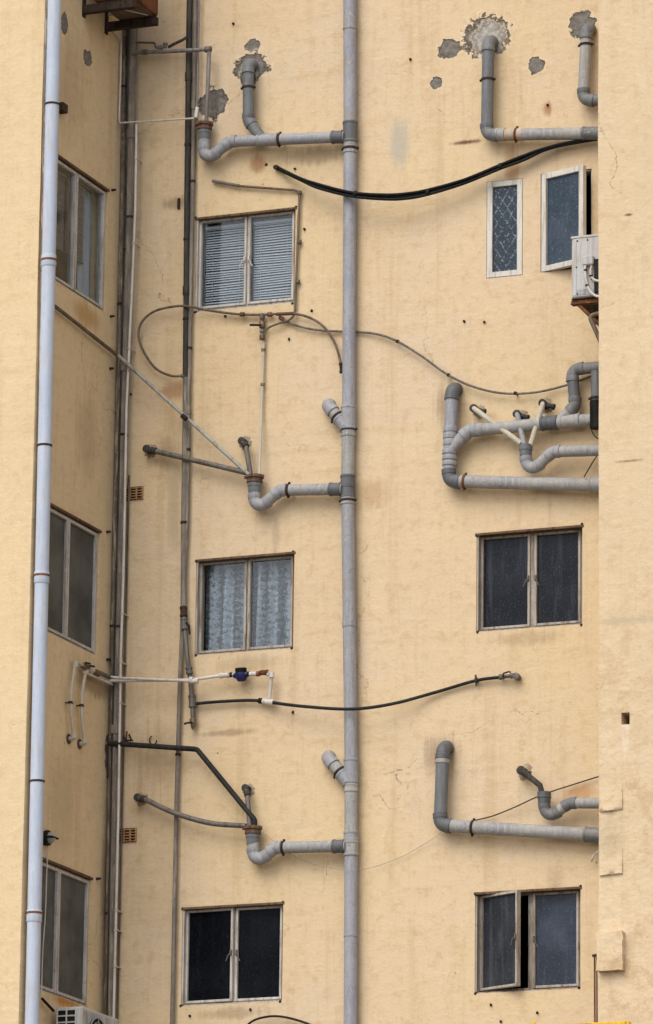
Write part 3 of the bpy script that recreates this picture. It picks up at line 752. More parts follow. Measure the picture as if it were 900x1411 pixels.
t = thing('waste_pipe', 'long grey looped waste pipe with forked elbows on the middle right', 'waste pipe', bp(618, 663, .11), RG)
P = pts3([(623, 532, 'wall'), (623, 536), (618.5, 663), (888, 670.3)], .11)
big_run(t, P, R0*.97, PVC, PVC_DARK, R=.066, pmats=[None, LILAC, PVC_WARM])
collar(t, bp(812, 667.8, .11), bp(848, 668.9, .11), R0*1.1, PVC)
dr = (P[3]-P[2]).normalized()
clamp(t, bp(641, 663.6, .11), dr, R0, RUST)
for py in (588, 597, 606): collar(t, bp(620.9, py, .11), bp(620.6, py+8, .11), R0*1.08, PVC, lip=False)
for py in (620, 628, 636): collar(t, bp(619.8, py, .11), bp(619.5, py+6, .11), R0*1.1, PVC, lip=False)
P2 = pts3([(619.5, 622), (646, 593.5), (772, 581.5), (888, 571.8)], .11)
big_run(t, P2, R0*.93, PVC_WARM, PVC, R=.07)
a_, b_ = bp(746, 584, .11), bp(769, 582, .11); collar(t, a_, b_, R0*1.06, PVC_DARK)
a_, b_ = bp(655, 592.8, .11), bp(666, 592, .11); collar(t, a_, b_, R0*1.0, PVC_WARM, lip=False)
a_, b_ = bp(772, 581.5, .11), bp(800, 579.2, .11); collar(t, a_, b_, R0*1.03, PVC_WARM)
P3 = pts3([(769, 583), (793, 559), (788, 509), (888, 501)], .11)
P3[0].y = -.11; big_run(t, P3, R0*.86, PVC_COOL, PVC_COOL, R=.062, pmats=[PVC_WARM, PVC_DARK, PVC_COOL])
a_, b_ = bp(792.5, 552, .11), bp(790, 530, .11)
t = thing('waste_pipe', 'short vertical black bottomed waste pipe squeezed against the right wing', 'waste pipe', bp(822, 590, .12), RG)
MB().tube(pts3([(822, 512, .12), (822, 590, .12)]), R0*.82, 22).build('pipe', PVC_COOL, t)
MB().tube(pts3([(822.5, 553, .12), (822.5, 590, .12)]), R0*1.05, 22).build('coupling', BLACK, t)
clamp(t, bp(822, 549, .12), (0, 0, 1), R0*.9)

def cup(par, px, py, d=.13, mat=None):
    c = bp(px, py, d)
    MB().lathe(c+V((0, 0, .04)), (0, 0, -1), [(0, .04), (0, .058), (.05, .06), (.055, .055), (.1, .052)], 24).build('cup', mat or PVC_COOL, par)
t = thing('waste_trap', 'grey waste trap fed by three splayed small pipes, inside the middle right loop', 'waste pipe', bp(734, 650, .14), TG)
cup(t, 724.5, 619, .15)
P = pts3([(724.5, 621), (726.5, 655), (762, 622.5), (886, 618.8)], .15)
big_run(t, P, rr*.95, PVC_WARM, PVC, R=.064)
for (a, b, m) in (((653.5, 563), (718, 611), CREAMP), ((713, 571), (723, 616), PVC), ((748.5, 556), (731, 614), CREAMP)):
    small(t, [bp(*a, .05), bp(*a, .12), bp(*b, .15)], .0235, m, 'inlet_pipe', R=.02)
    wall_cap(t, bp(*a, .10), .024, DARKP)
    c = bp(*a, .1); mb = MB().tube([c, c+V((.085, 0, -.035))], .02, 12); mb.lathe(c+V((.085, 0, -.035)), (1, 0, -.4), [(0, .02), (.002, .028), (.018, .028), (.02, .02)], 12); mb.build('clean_out', DARKP, t)

t = thing('waste_pipe', 'pale grey elbowed waste pipe on the lower right, above the ajar window', 'waste pipe', bp(606, 1137, .11), RG)
P = pts3([(610.5, 1026, 'wall'), (610.5, 1031), (606.5, 1137), (888, 1155)], .11)
big_run(t, P, R0*.97, PVC_COOL, PVC_DARK, R=.066, pmats=[None, PVC_COOL, PVC_WARM])
dr = (P[3]-P[2]).normalized()
clamp(t, bp(652, 1140, .11), dr, R0)
collar(t, bp(806, 1149.7, .11), bp(848, 1152.4, .11), R0*1.12, PVC_COOL)
collar(t, bp(610, 1044, .11), bp(609.6, 1052, .11), R0*1.04, PVC_WARM, lip=False)
t = thing('waste_trap', 'small grey waste trap with one crooked inlet, above the lower right elbowed pipe', 'waste pipe', bp(760, 1127, .12), TG)
cup(t, 750, 1098, .13, PVC_DARK)
P = pts3([(750, 1100), (752, 1130), (785, 1106.5), (886, 1107.3)], .13)
big_run(t, P, rr*.9, PVC_WARM, PVC_COOL, R=.06)
small(t, pts3([(719, 1062, 'wall'), (719, 1062, .09), (744, 1082, .12), (749, 1100, .13)]), .025, DARKP, 'inlet_pipe', R=.03)
wall_cap(t, bp(719, 1062, .08), .026, DARKP)
c = bp(719, 1062, .08); MB().tube([c, c+V((.07, 0, -.03))], .02, 12).build('clean_out', DARKP, t)

# --- small waste feeders on the left
FG = 'small waste feeders running into the traps'
def feeder(lab, pts, r, mat, capd=True, d=.06, sp=False, clamps=(), mats=None):
    P = pts3(pts, d); t = thing('feeder_pipe', lab, 'waste pipe', P[0], FG)
    small(t, P, r, mat, 'pipe', R=.05, sp=sp, n=12)
    if capd:
        wall_cap(t, P[0], r, DARKP)
        dr = (P[1]-P[0]).normalized(); MB().lathe(P[0]+dr*.04, dr, [(0, r), (.003, r*1.35), (.05, r*1.35), (.053, r)], 14).build('coupling', DARKP, t)
    return t
feeder('straight grey feeder sloping across the dark vertical pipes into the middle rusty rimmed trap', [(203, 619, .08), (340, 651.5, .12)], .024, GALV)
feeder('short upright grey feeder dropping into the middle rusty rimmed trap', [(334, 608, .07), (339, 615, .1), (345.5, 656, .12)], .023, GALV)
t = feeder('long pale conduit slanting down from the side wall into the middle rusty rimmed trap', [(163, 490, .17), (254, 575, .17), (344, 655, .13)], .0165, CONDUIT, False)
small(t, [lp(76, 422, .04), lp(161, 489, .05), bp(165, 492, .17)], .017, COPPER, 'pipe', R=.02)
collar(t, bp(251, 572.3, .17), bp(257, 577.8, .17), .021, DRUST, 'pipe_clip', False)
feeder('curved grey feeder sagging into the lower rusty rimmed trap below the black bent pipe', [(190.5, 1099, .07), (201, 1102, .1), (240, 1120, .11), (289, 1134, .12), (339, 1138, .12)], .023, GALV, True, sp=True)
feeder('short upright grey feeder dropping into the lower rusty rimmed trap', [(339, 1086, .07), (341, 1095, .1), (344.5, 1141, .12)], .022, GALV)
t = feeder('black bent pipe running level then diagonally down into the lower rusty rimmed trap', [(150, 1024, .12), (271.5, 1032.5, .12), (338, 1112, .12), (351, 1130, .12), (351, 1142, .12)], .0235, BLACKP, False)
t = thing('feeder_pipe', 'thin white upright pipe dropping from the lever valve into the middle trap', 'waste pipe', bp(358, 655, .1), FG)
small(t, pts3([(363.5, 472, .035), (360.5, 560, .04), (357.5, 656, .11)]), .0125, CREAMP)
for a in ((363, 480), (362, 528)): collar(t, bp(*a, .037), bp(a[0], a[1]+4, .037), .018, BRONZE, 'pipe_clip', False)

# --- vertical bundles in the left
VG = 'thin vertical pipes in the left corner'
def riser(lab, pts, r, mat, grp, d, clips=(), cmat=None, joints=(), split=None):
    P = pts3(pts, d); t = thing('riser_pipe', lab, 'riser pipe', P[-1], grp)
    k = split or len(P)-1
    top = V((P[0].x, P[0].y, ZT-.15)) if pts[0][1] < 0 else P[0]
    foot = V((P[-1].x, P[-1].y, .02)) if pts[-1][1] > 1411 else P[-1]
    if pts[0][1] < 0: P[0] = top
    if pts[-1][1] > 1411: P[-1] = P[-2].lerp(P[-1], 1.0); P.append(foot)
    k = split or len(P)-1
    MB().tube(P[:k+1], r, 16).build('pipe', mat, t)
    if split: MB().tube(P[k:], r*.93, 16).build('pipe', RISER, t)
    def on(py):
        for i in range(len(pts)-1):
            if pts[i][1] <= py <= pts[i+1][1]: return P[i].lerp(P[i+1], (py-pts[i][1])/(pts[i+1][1]-pts[i][1]))
    for py in clips: clamp(t, on(py), (0, 0, 1), r, cmat or DRUST, bolt=False)
    for py in joints: collar(t, on(py), on(py+12), r*1.2, mat, lip=False)
    return t
riser('dark peeling riser pipe closest to the corner of the side wall', [(173, -60), (171, 60), (169.5, 270), (163, 560), (156.5, 850), (153, 1060), (146, 1450)], .026, BROWNP, VG, .05, (120, 420, 863, 1260))
riser('broad brown grey riser pipe beside the dark peeling corner pipe', [(184, -60), (183, 60), (179.5, 270), (171, 560), (164, 850), (158.5, 1060), (151, 1450)], .039, RISER, VG, .075, (300, 600, 864), None, (180, 500, 1000))
riser('narrow dark riser pipe between the two broader corner pipes', [(178, -60), (177, 60), (174, 270), (167, 560), (160, 850), (155, 1060), (148, 1450)], .015, DARKP, VG, .10, (345,))
riser('thin white conduit riser in front of the brown corner pipes', [(188.2, 171), (186.5, 287), (182, 397), (174.5, 560), (172, 700), (170, 793), (166.5, 905), (165, 1009), (163, 1130), (155.5, 1450)], .0115, WHITEP, VG, .13, (218, 335, 480, 845, 912, 968, 1255, 1282, 1332), CREAMP)
riser('thin tube standing in for the shadow line on the wall right of the white conduit', [(178, 655), (175, 793), (172.5, 905), (170.5, 1020), (168, 1130), (161, 1450)], .008, COPPER, VG, .02)  # tube drawn in place of the shadow line beside the white conduit
VG2 = 'thin vertical pipes on the rear wall'
riser('thick dark riser ending at a valve left of the lace curtain window', [(261, -60), (260.5, 60), (258, 270), (256, 520), (253.5, 720), (252.8, 838)], .027, DARKP, VG2, .06, (200, 330, 440, 720), None, (100, 395), 3)
riser('slim grey riser running to the bottom beside the dark valve riser', [(269.5, -60), (268.5, 60), (265.5, 270), (260.5, 520), (257.5, 720), (251, 872), (248, 942), (243.5, 1100), (236.5, 1450)], .019, RISER, VG2, .05, (250, 480, 620, 1040), None, (140, 560))
riser('short thin pale riser beside the slim grey riser near the top', [(275.3, -60), (272.5, 100), (271, 165)], .0085, GALVL, VG2, .07)

t = thing('riser_pipe', 'thin dark tube added to darken the gap between the left wing and the pale downpipe', 'riser pipe', lp(46, 700, .03), VG)
MB().tube([lp(65.5, -60, .035), lp(40.5, 1450, .035)], .017, 10).build('pipe', BROWNP, t)  # dark tube added to give the gap its shade
# --- valve riser at lower left
t = thing('water_riser', 'grey water riser with tap lever hanging below the lace curtain window', 'water pipe', bp(267, 1003, .05))
P = pts3([(253, 838, .06), (254, 860, .07), (258, 903, .09), (263, 942, .06), (265.3, 968, .06), (266.5, 1000, .06)])
MB().tube(P, .021, 14).build('pipe', GALV, t)
collar(t, bp(252.9, 836, .06), bp(253.4, 850, .065), .03, DRUST); collar(t, bp(253.5, 852, .07), bp(255, 868, .075), .031, GALV)
collar(t, bp(260, 919, .08), bp(261.5, 929, .075), .028, GALV); collar(t, bp(264.8, 958, .06), bp(265.6, 975, .06), .031, GALV)
MB().tube(pts3([(257, 858, .1), (260.5, 862, .12), (261.5, 874, .12)]), .009, 8).build('valve_lever', BLACK, t)
MB().lathe(bp(266, 990, .06), (0, 0, -1), [(0, .022), (.004, .03), (.045, .03), (.05, .02), (.075, .016), (.1, .006)], 14).build('tap', BRONZE, t)
MB().tube(pts3([(265, 995.5, .1), (258, 996, .12), (254, 997.5, .12)]), .009, 8).build('tap_lever', BLACK, t)
# --- black hose with tap at its end
t = thing('water_hose', 'black water hose curving across the stack to a tap under the dark window', 'water pipe', bp(265, 968, .06))
MB().tube(spline(pts3([(266, 970, .06), (300, 967, .05), (345, 965, .05), (370, 967.5, .06), (420, 973.5, .14), (484, 977, .19), (540, 970, .12), (600, 954, .04), (655, 938, .04), (690, 933, .05)])), .0145, 12).build('hose', BLACKP, t)
collar(t, bp(362.5, 966, .055), bp(377, 968.5, .065), .026, WHITEP, 'tee'); collar(t, bp(357, 965.5, .05), bp(361.5, 966, .055), .024, BLACK, 'clip', False)
mb = MB().tube(pts3([(655.5, 930, .045), (656.3, 945, .045)]), .009, 8); mb.lathe(bp(655, 938, .04), (1, 0, .25), [(0, .016), (.002, .026), (.022, .026), (.024, .016)], 12); mb.build('pipe_clip', DARKP, t)
mb = MB().lathe(bp(688, 933, .05), (1, 0, .03), [(0, .012), (.003, .026), (.04, .026), (.043, .017), (.10, .017), (.103, .024), (.13, .024), (.133, .014), (.16, .014)], 14)
mb.lathe(bp(712, 932, .055), (0, 1, 0), [(-.03, .015), (-.025, .03), (.01, .03), (.07, .02)], 14); mb.build('tap', GALV, t)
MB().tube(pts3([(693, 932, .075), (694, 928, .1), (701, 925.5, .11), (704, 926.5, .11)]), .007, 8).build('tap_lever', BLACK, t)
# --- white water lines
t = thing('water_line', 'white plastic water line with a blue meter below the lace curtain window', 'water pipe', bp(165, 937, .15))
MB().tube(rounded(pts3([(150, 938, .16), (168, 938.5, .16), (262, 937, .15), (300, 931.5, .1), (325, 929.5, .1)]), .3), .0145, 12).build('pipe', WHITEP, t)
collar(t, bp(303, 931.2, .1), bp(316, 930.2, .1), .021, WHITEP)
mb = MB().lathe(bp(317, 930, .1), (1, 0, .07), [(0, .014), (.002, .022), (.022, .022), (.024, .016)], 14); mb.lathe(bp(341, 929, .1), (1, 0, .07), [(0, .014), (.002, .022), (.022, .022), (.024, .016)], 14); mb.build('union_nut', BLACK, t)
c = bp(332.5, 930, .1); m_ = MB().lathe(c+V((0, .012, -.058)), (0, -.2, 1), [(0, .018), (.006, .036), (.03, .05), (.07, .053), (.082, .05), (.084, .04)], 22)
m_.tube([c+V((-.07, 0, -.004)), c+V((-.045, 0, -.002)), c+V((.045, 0, .002)), c+V((.07, 0, .003))], [.02, .03, .03, .02], 14); meter = m_.build('meter_body', BLUEM, t)
MB().lathe(c+V((0, -.004, .022)), (0, -.2, 1), [(0, .044), (.002, .05), (.034, .052), (.04, .046), (.043, .02)], 22).build('meter_cap', BLACK, meter)
MB().tube(pts3([(344, 928.8, .1), (354, 928.6, .1)]), .021, 12).build('coupling', WHITEP, t)
v_ = MB().lathe(bp(353.5, 928.7, .1), (1, 0, .03), [(0, .016), (.003, .024), (.03, .024), (.033, .017), (.075, .017), (.078, .022), (.1, .022), (.103, .014)], 14).build('valve', REDV, t)
MB().tube(pts3([(357, 927, .12), (359, 924.5, .14), (370, 923.5, .14)]), .008, 8).build('valve_lever', REDV, v_)
MB().tube(rounded(pts3([(368, 929.5, .1), (374.5, 929.2, .1), (371, 966, .065)]), .03), .0155, 12).build('pipe', WHITEP, t)
mb = MB().lathe(bp(374.6, 926, .1), (0, 0, -1), [(0, .014), (.003, .024), (.05, .024), (.053, .018)], 14); mb.build('elbow', WHITEP, t)
t = thing('water_line', 'short white plastic water line capped beside the grey riser, crossing above the white metered line', 'water pipe', bp(165, 935, .17))
MB().tube(pts3([(150, 932.5, .17), (168, 934.5, .17), (271, 938.8, .17)]), .0125, 12).build('pipe', WHITEP, t)
collar(t, bp(262, 938.4, .17), bp(273, 938.9, .17), .02, WHITEP, 'end_cap')
collar(t, bp(261.5, 936.5, .17), bp(266, 936.5, .17), .024, WHITEP, 'pipe_clip')
# white drops on the side wall
DG = 'white pipe drops on the side wall'
for (pp, elb, ln, lab) in (([(104, 913), (99, 945), (97.3, 968), (98.5, 990), (101.5, 1013)], (103, 913), [(104, 912), (122, 921)], 'curved white drop pipe on the side wall, nearer the pale downpipe'),
                       ([(118.5, 923), (114, 950), (112.5, 972), (113.5, 995), (116.5, 1020)], (118, 923), [(119, 922), (127, 927)], 'curved white drop pipe on the side wall, nearer the corner pipes')):
    P = [lp(a, b, .05) for a, b in pp]
    t = thing('drop_pipe', lab, 'water pipe', P[-1], DG)
    MB().tube(spline(P), .0135, 12).build('pipe', CREAMP, t)
    Q = [lp(a, b, .05) for a, b in ln]
    mb = MB().tube([P[0]+V((0, 0, .01)), Q[1]], .016, 12); mb.lathe(P[0]+V((0, 0, .02)), (0, 0, -1), [(0, .016), (.004, .025), (.06, .025), (.063, .015)], 14); mb.build('elbow', CREAMP, t)
    mb = MB().lathe(P[-1]+V((0, 0, .02)), (0, 0, -1), [(0, .014), (.003, .022), (.05, .022), (.056, .01)], 14)
    e = P[-1]+V((0, 0, -.03)); mb.tube([e, V((XC-.02, e.y, e.z))], .021, 12); mb.build('end_elbow', CREAMP, t)
    MB().lathe(V((XC+.012, e.y, e.z)), (-1, 0, 0), [(0, .02), (.001, .042), (.008, .045), (.012, .03)], 16).build('escutcheon', HOPRIM, t)
    m_ = P[2]; clamp(t, m_, (0, 0, 1), .0145, DARKP, 'side')
t = thing('water_manifold', 'dirty valved manifold pipes under the middle side window, leading into the corner', 'water pipe', lp(140, 930, .05))
for dz, r, m in ((0, .019, GALV), (-.055, .012, WHITEP)):
    a, b = lp(116, 917.5, .05), lp(160, 937, .06); MB().tube([a+V((0, 0, dz)), b+V((0, 0, dz))], r, 12).build('pipe', m, t)
for (px, py) in ((114, 917), (121, 920), (128, 926)):
    c = lp(px, py, .055); MB().lathe(c, (lp(160, 937, .06)-lp(116, 917.5, .05)), [(0, .016), (.01, .028), (.10, .028), (.11, .018)], 14).build('valve', BRONZE if px != 121 else WHITEP, t)
mb = MB()
for (px, py) in ((118, 913), (124, 917)): mb.tube([lp(px, py+4, .06), lp(px, py, .09), lp(px+6, py+1.5, .1)], .009, 8)
mb.build('valve_lever', BLACK, t)
collar(t, lp(157, 935, .058), lp(162, 937.5, .06), .027, REDV)

# --- hoses round the blind window
t = thing('copper_pipe', 'thin brown pipe running above and down beside the blind window', 'water pipe', bp(412, 262, .03))
MB().tube(rounded(pts3([(293, 249.5), (305, 251.5), (330, 256.3), (350, 258.3), (406, 262), (413, 264.5), (412.5, 330), (409.5, 390), (406.5, 428)], .03), .05), .0115, 10).build('pipe', COPPER, t)
MB().tube(pts3([(293, 249.3), (330, 256)], .032), .0145, 10).build('sleeve', GALV, t)
for a in ((413, 265), (412.8, 333), (410.8, 388)): collar(t, bp(a[0], a[1]-2, .03), bp(a[0], a[1]+2.5, .03), .018, COPPER, 'pipe_clip', False)
MB().tube(spline(pts3([(406.5, 428), (404, 436), (396, 442), (383, 446), (371, 451), (366, 455)], .05)), .0105, 10).build('tail', COPPER, t)
t = thing('looped_hose', 'brown hose looping left of the blind window and ending at the stack', 'hose', bp(252, 518, .05))
MB().tube(spline(pts3([(253, 518, .09), (235, 517.5, .07), (214, 507, .07), (198, 484, .07), (191, 462, .07), (196, 443, .07), (214, 428.5, .07), (242, 422, .09), (262, 422.5, .1), (290, 428, .05), (330, 433, .04), (365, 433.5, .05), (400, 432, .06), (425, 437, .05), (446, 450, .05), (461, 472, .05), (469, 498, .07), (470.5, 512, .07)])), .0115, 10).build('hose', COPPER, t)
for a in ((334, 433.2), (372, 433.3)): collar(t, bp(a[0]-3, a[1], .045), bp(a[0]+3, a[1], .045), .019, HOPRIM, 'coupling', False)
MB().tube(pts3([(381, 433, .06), (404, 432, .06)]), .016, 10).build('sleeve', HOPRIM, t)
MB().tube(pts3([(251.5, 518, .09), (254, 517, .02)]), .02, 12).build('end_elbow', COPPER, t)
collar(t, bp(469.6, 500, .07), bp(470.6, 514, .07), .014, DRUST, 'coupling')
t = thing('lever_valve', 'lever valve with black handle hanging under the blind window', 'valve', bp(361, 452, .05))
MB().tube(pts3([(361.5, 432, .05), (361.5, 441, .05), (361.5, 468, .05)]), .015, 12).build('pipe', GALV, t)
for a, b, r, m in ((433, 440, .022, GALV), (444, 452, .025, BRONZE), (455, 458, .022, GALV), (462, 468, .024, BRONZE)): collar(t, bp(361.5, a, .05), bp(361.5, b, .05), r, m, 'nut', False)
MB().tube(pts3([(360, 448, .08), (352, 447.8, .09), (344.5, 447.8, .09)]), .0105, 8).build('handle', BLACK, t)
t = thing('sagging_cable', 'grey cable sagging from under the blind window to the middle right elbows', 'cable', bp(520, 460, .04))
MB().tube(spline(pts3([(387, 438, .03), (400, 445, .035), (420, 451.5, .035), (445, 455.5, .035), (480, 457, .025), (515, 459.5, .035), (545, 469, .05), (580, 490, .06), (615, 515, .06), (650, 532, .06), (690, 541.5, .06), (730, 541.5, .06), (765, 535, .05), (800, 524, .04), (850, 505, .04), (890, 490, .02)])), .0105, 10).build('cable', GALV, t)
collar(t, bp(385, 437.5, .03), bp(391, 440, .03), .017, REDV, 'end_cap', False)
for a in ((548, 470.5, .05), (618, 516.7, .06), (710, 541.8, .06)): clamp(t, bp(*a), bp(a[0]+3, a[1]+1, a[2])-bp(*a), .011, DRUST, bolt=False)

# --- black cable bundle
t = thing('cable_bundle', 'thick black cable bundle slung from the rear wall across the stack to the right wing', 'cable', bp(384, 232, .03))
base = [(384, 232, .02), (392, 236, .07), (415, 247, .12), (440, 257, .16), (485, 267, .2), (530, 270, .2), (560, 269.5, .18), (590, 265, .16), (640, 250, .13), (690, 228.5, .1), (722, 216, .09), (752, 205, .09), (790, 196, .09), (880, 182, .09)]
for k, (dy0, dy1, r) in enumerate(((0, 0, .018), (1.5, 3.5, .013), (-1, -2.5, .0125))):
    P = [bp(a, b+(dy0 if (i < 3 or i > 10) else dy1+1.0*math.sin(i*1.3+k)), c+.012*(k-1)) for i, (a, b, c) in enumerate(base)]
    MB().tube(spline(P, 10), r, 10).build('cable', BLACK, t)
for a in ((490, 267.3, .2), (590, 265.5, .17), (690, 229, .1)): collar(t, bp(a[0]-2, a[1]+.3, a[2]), bp(a[0]+2, a[1]-.3, a[2]), .027, BLACK, 'cable_tie', False)
MB().lathe(bp(382.5, 231, .0), (0, -1, -.2), [(0, .02), (.03, .024), (.06, .02)], 12).build('wall_anchor', DRUST, t)
# --- thin loose wires
def wire(lab, pts, r, mat, grp='thin loose wires on the wall'):
    P = pts3(pts, .02); o = MB().tube(spline(P), r, 6).build('wire', mat, None, P[0]); return tag(o, lab, 'wire', grp)
wire('thin brown wire sagging from the lower trap across the stack to the pale elbowed pipe', [(362, 1146, .12), (376, 1158, .12), (400, 1176, .1), (430, 1190, .06), (462, 1197, .12), (484, 1199, .17), (510, 1196, .05), (550, 1182, .03), (585, 1163, .03), (606, 1149, .05)], .0024, CONDUIT)
wire('thin dark wire rising from the clamp of the lower right elbowed pipe', [(652, 1131, .03), (680, 1124, .04), (712, 1111, .05), (740, 1098, .1), (762, 1090, .1), (790, 1081, .04), (888, 1050, .03)], .006, DARKP)
wire('thin black wire drooping from the black bottomed pipe at the right wing', [(815, 558, .2), (813.5, 575, .2), (815, 592, .2), (822, 603, .2), (835, 607, .2)], .0045, BLACK)
wire('thin black wire slanting up from the lower arm of the middle right loop', [(805, 657, .18), (812, 645, .15), (820, 632, .12), (832, 615, .1)], .005, BLACK)
wire('short pale wire end poking out below the lower right coupling', [(815, 1187, .05), (817, 1181, .07), (822, 1175, .06), (835, 1168, .05)], .009, WHITEP)
wire('black wire arching up at the bottom edge below the black window', [(335, 1418, .04), (350, 1406, .05), (372, 1400.5, .05), (395, 1402, .05), (425, 1411, .05), (445, 1422, .04)], .010, BLACK)
tag(MB().tube(spline([lp(66, 1160, .03), lp(64.5, 1200, .02), lp(62.5, 1260, .02), lp(59, 1310, .02), lp(57, 1372, .02)]), .006, 6).build('wire', WHITEP, None, lp(60, 1310)), 'thin white wire hanging from the side wall lamp past the lowest side window', 'wire', 'thin loose wires on the wall')

# --- top left: galvanised pipe, tap and drain conduit
t = thing('galvanised_pipe', 'bent galvanised pipe crossing the risers at the top left down to the trap', 'water pipe', bp(284, 165, .12))
MB().tube(rounded(pts3([(182, 72.5, .12), (225, 71, .14), (288.5, 68, .14), (284.5, 170, .12)]), .02), .0185, 14).build('pipe', GALVL, t)
collar(t, bp(283, 68.3, .14), bp(291, 67.8, .14), .027, GALV, 'elbow'); collar(t, bp(196, 72, .13), bp(204, 71.7, .13), .024, GALV)
t = thing('water_tap', 'small tap on a bent pipe just above the galvanised pipe at the top left', 'tap', bp(222, 64, .1))
MB().tube(rounded(pts3([(188, 58.5, .08), (213, 59, .08), (215, 66, .12)]), .02), .010, 10).build('pipe', GALV, t)
mb = MB().lathe(bp(217, 66, .12), (1, 0, .05), [(0, .012), (.003, .022), (.05, .022), (.055, .014), (.09, .014)], 12); mb.lathe(bp(228, 66, .12), (0, 0, 1), [(0, .012), (.03, .014), (.034, .024), (.045, .024), (.048, .01)], 12); mb.build('tap', GALVL, t)
MB().tube(pts3([(232, 65, .12), (240, 60.5, .12), (252, 55, .12), (258, 51, .1)]), .014, 10).build('pipe', DARKP, t)
t = thing('drain_conduit', 'thin cream drain tube bent from under the rusty air conditioner to the top left trap', 'hose', bp(164, 169, .15))
Pd = [bp(157, 20, .42), bp(150, 21, .42), bp(145.5, 25.5, .42), bp(148, 33, .4), bp(156, 43, .3), bp(166.5, 57, .16), bp(166.8, 72, .15)]
MB().tube(spline(Pd)+pts3([(166.5, 100, .15), (165, 140, .15)], .15)+rounded(pts3([(164.5, 150), (164, 169.5), (230, 166), (268, 163)], .15), .02), .0085, 10).build('tube', WHITEP, t)
MB().box(-.016, .016, -.012, .012, -.05, .05, .003, Matrix.Translation(bp(271, 155, .15)) @ Matrix.Rotation(rad(8), 4, 'Y')).build('end_bracket', FRAMEC, t)

# --- left downpipe
dpx = [(77, -60), (75.5, 0), (72.2, 240), (69.2, 400), (63.5, 700), (57.5, 960), (51, 1180), (43.5, 1411), (42, 1470)]
# straight world line that follows the photographed pipe
A, B = lp(75.3, 0, .1), lp(44.2, 1400, .1)
up_ = (A-B).normalized(); A2 = A+up_*.6; B2 = B-up_*1.0
dp = thing('downpipe', 'pale blue white downpipe beside the left wing, running full height', 'downpipe', B2)
def ondp(py): return A.lerp(B, py/1400.0)
cuts = [-60, 366, 806, 1262, 1500]
MB().tube([ondp(-60), V((ondp(-60).x, ondp(-60).y, ZT-.16))], .060, 28).build('pipe', DOWNP, dp)
MB().tube([V((ondp(1500).x, ondp(1500).y, .02)), ondp(1500)], .060, 28).build('pipe', DOWNP, dp)
for i in range(4): MB().tube([ondp(cuts[i]), ondp(cuts[i+1])], .060, 28).build('pipe', DOWNP, dp)
for py in cuts[1:4]: collar(dp, ondp(py-2), ondp(py+14), .0645, DOWNP, 'socket', False)
for py in (150, 371, 630, 809, 1088, 1264):
    p = ondp(py); r = .066 if py in (371, 809, 1264) else .061
    mb = MB().lathe(p-V((0, 0, .009)), (0, 0, 1), [(0, r), (.001, r+.004), (.017, r+.004), (.018, r)], 26)
    mb.box(-.012, .012, -.010, .010, -.009, .009, .002, Matrix.Translation(p+V((.02, r+.008, 0))))
    mb.tube([p+V((0, .045, 0)), V((XC-.01, p.y+.05, p.z))], .008, 8)
    mb.build('pipe_clamp', DRUST if py in (150, 630, 1088) else RUST, dp)
p = lp(85, 149, .03); MB().box(-.03, .04, -.05, .05, -.04, .04, .004, Matrix.Translation(p)).build('wall_bracket', DRUST, dp)

# ------------------------------------------------------------------ air conditioners
def fan(par, c, ax, r, mat, gm):
    """fan guard rings with blades behind, facing ax"""
    mb = MB(); ax = V(ax)
    u = V((0, 0, 1)); w = ax.cross(u)
    for k in range(1, 6):
        rk = r*k/5; mb.tube([c+(u*math.cos(t*math.pi/16)+w*math.sin(t*math.pi/16))*rk for t in range(33)], .004, 6, False)
    for k in range(6):
        a = k*math.pi/3; mb.tube([c, c+(u*math.cos(a)+w*math.sin(a))*r], .004, 6)
    g_ = mb.build('fan_guard', gm, par)
    MB().lathe(c-ax*.012, ax, [(0, r*1.0), (.004, r*1.0)], 32).build('fan_opening', BLACK, g_)
# right one, on the hidden flank of the right wing
ye = -.86
a = at_y(787.5, 327, ye); b = at_y(787.5, 411, ye)
x0, zt, zb = a.x, a.z, b.z; x1 = x0+.30
ac = thing('air_conditioner', 'off white air conditioner with taped cables on the flank of the right wing', 'air conditioner', (x0+.15, ye+.4, zb))
mb = MB(); mb.box(x0, x1, ye, ye+.78, zb, zt, .012); mb.box(x0-.006, x1+.006, ye-.006, ye+.786, zt-.018, zt+.006, .006); mb.build('casing', ACW, ac)
mb = MB(); mb.box(x0+.014, x0+.045, ye-.004, ye+.01, zb+.02, zt-.03, .002); mb.build('edge_strip', ACW, ac)
for (fx, fz) in ((.06, .93), (.16, .93), (.05, .5), (.2, .28), (.06, .06)): MB().lathe(V((x0+fx*.9, ye-.001, zb+(zt-zb)*fz)), (0, -1, 0), [(0, .008), (.003, .007), (.004, .002)], 10).build('screw', DRUST, ac)
cc = at_y(812, 360, ye); mb = MB(); mb.box(cc.x-.05, cc.x+.05, ye-.045, ye+.0, cc.z-.045, cc.z+.04, .01); mb.build('valve_cover', ACW, ac)
for pts in ([(806.5, 366), (806.5, 374), (809, 391), (814, 402), (822, 408), (832, 408)], [(815.5, 366), (814, 374), (815, 381), (820, 386), (830, 388)]):
    MB().tube(spline([at_y(x, y, ye-.03) for x, y in pts]), .011, 8).build('cable', WHITEP, ac)
mb = MB()
for (px, py) in ((807, 371), (809, 392), (814.5, 379)): c = at_y(px, py, ye-.03); mb.lathe(c, (0, 0, -1), [(0, .011), (.002, .016), (.014, .016), (.016, .011)], 10)
mb.build('tape', BLACK, ac)
MB().box(x1-.09, x1+.005, ye-.025, ye-.001, zb+.02, zb+.32, .006).build('service_recess', BLACK, ac)
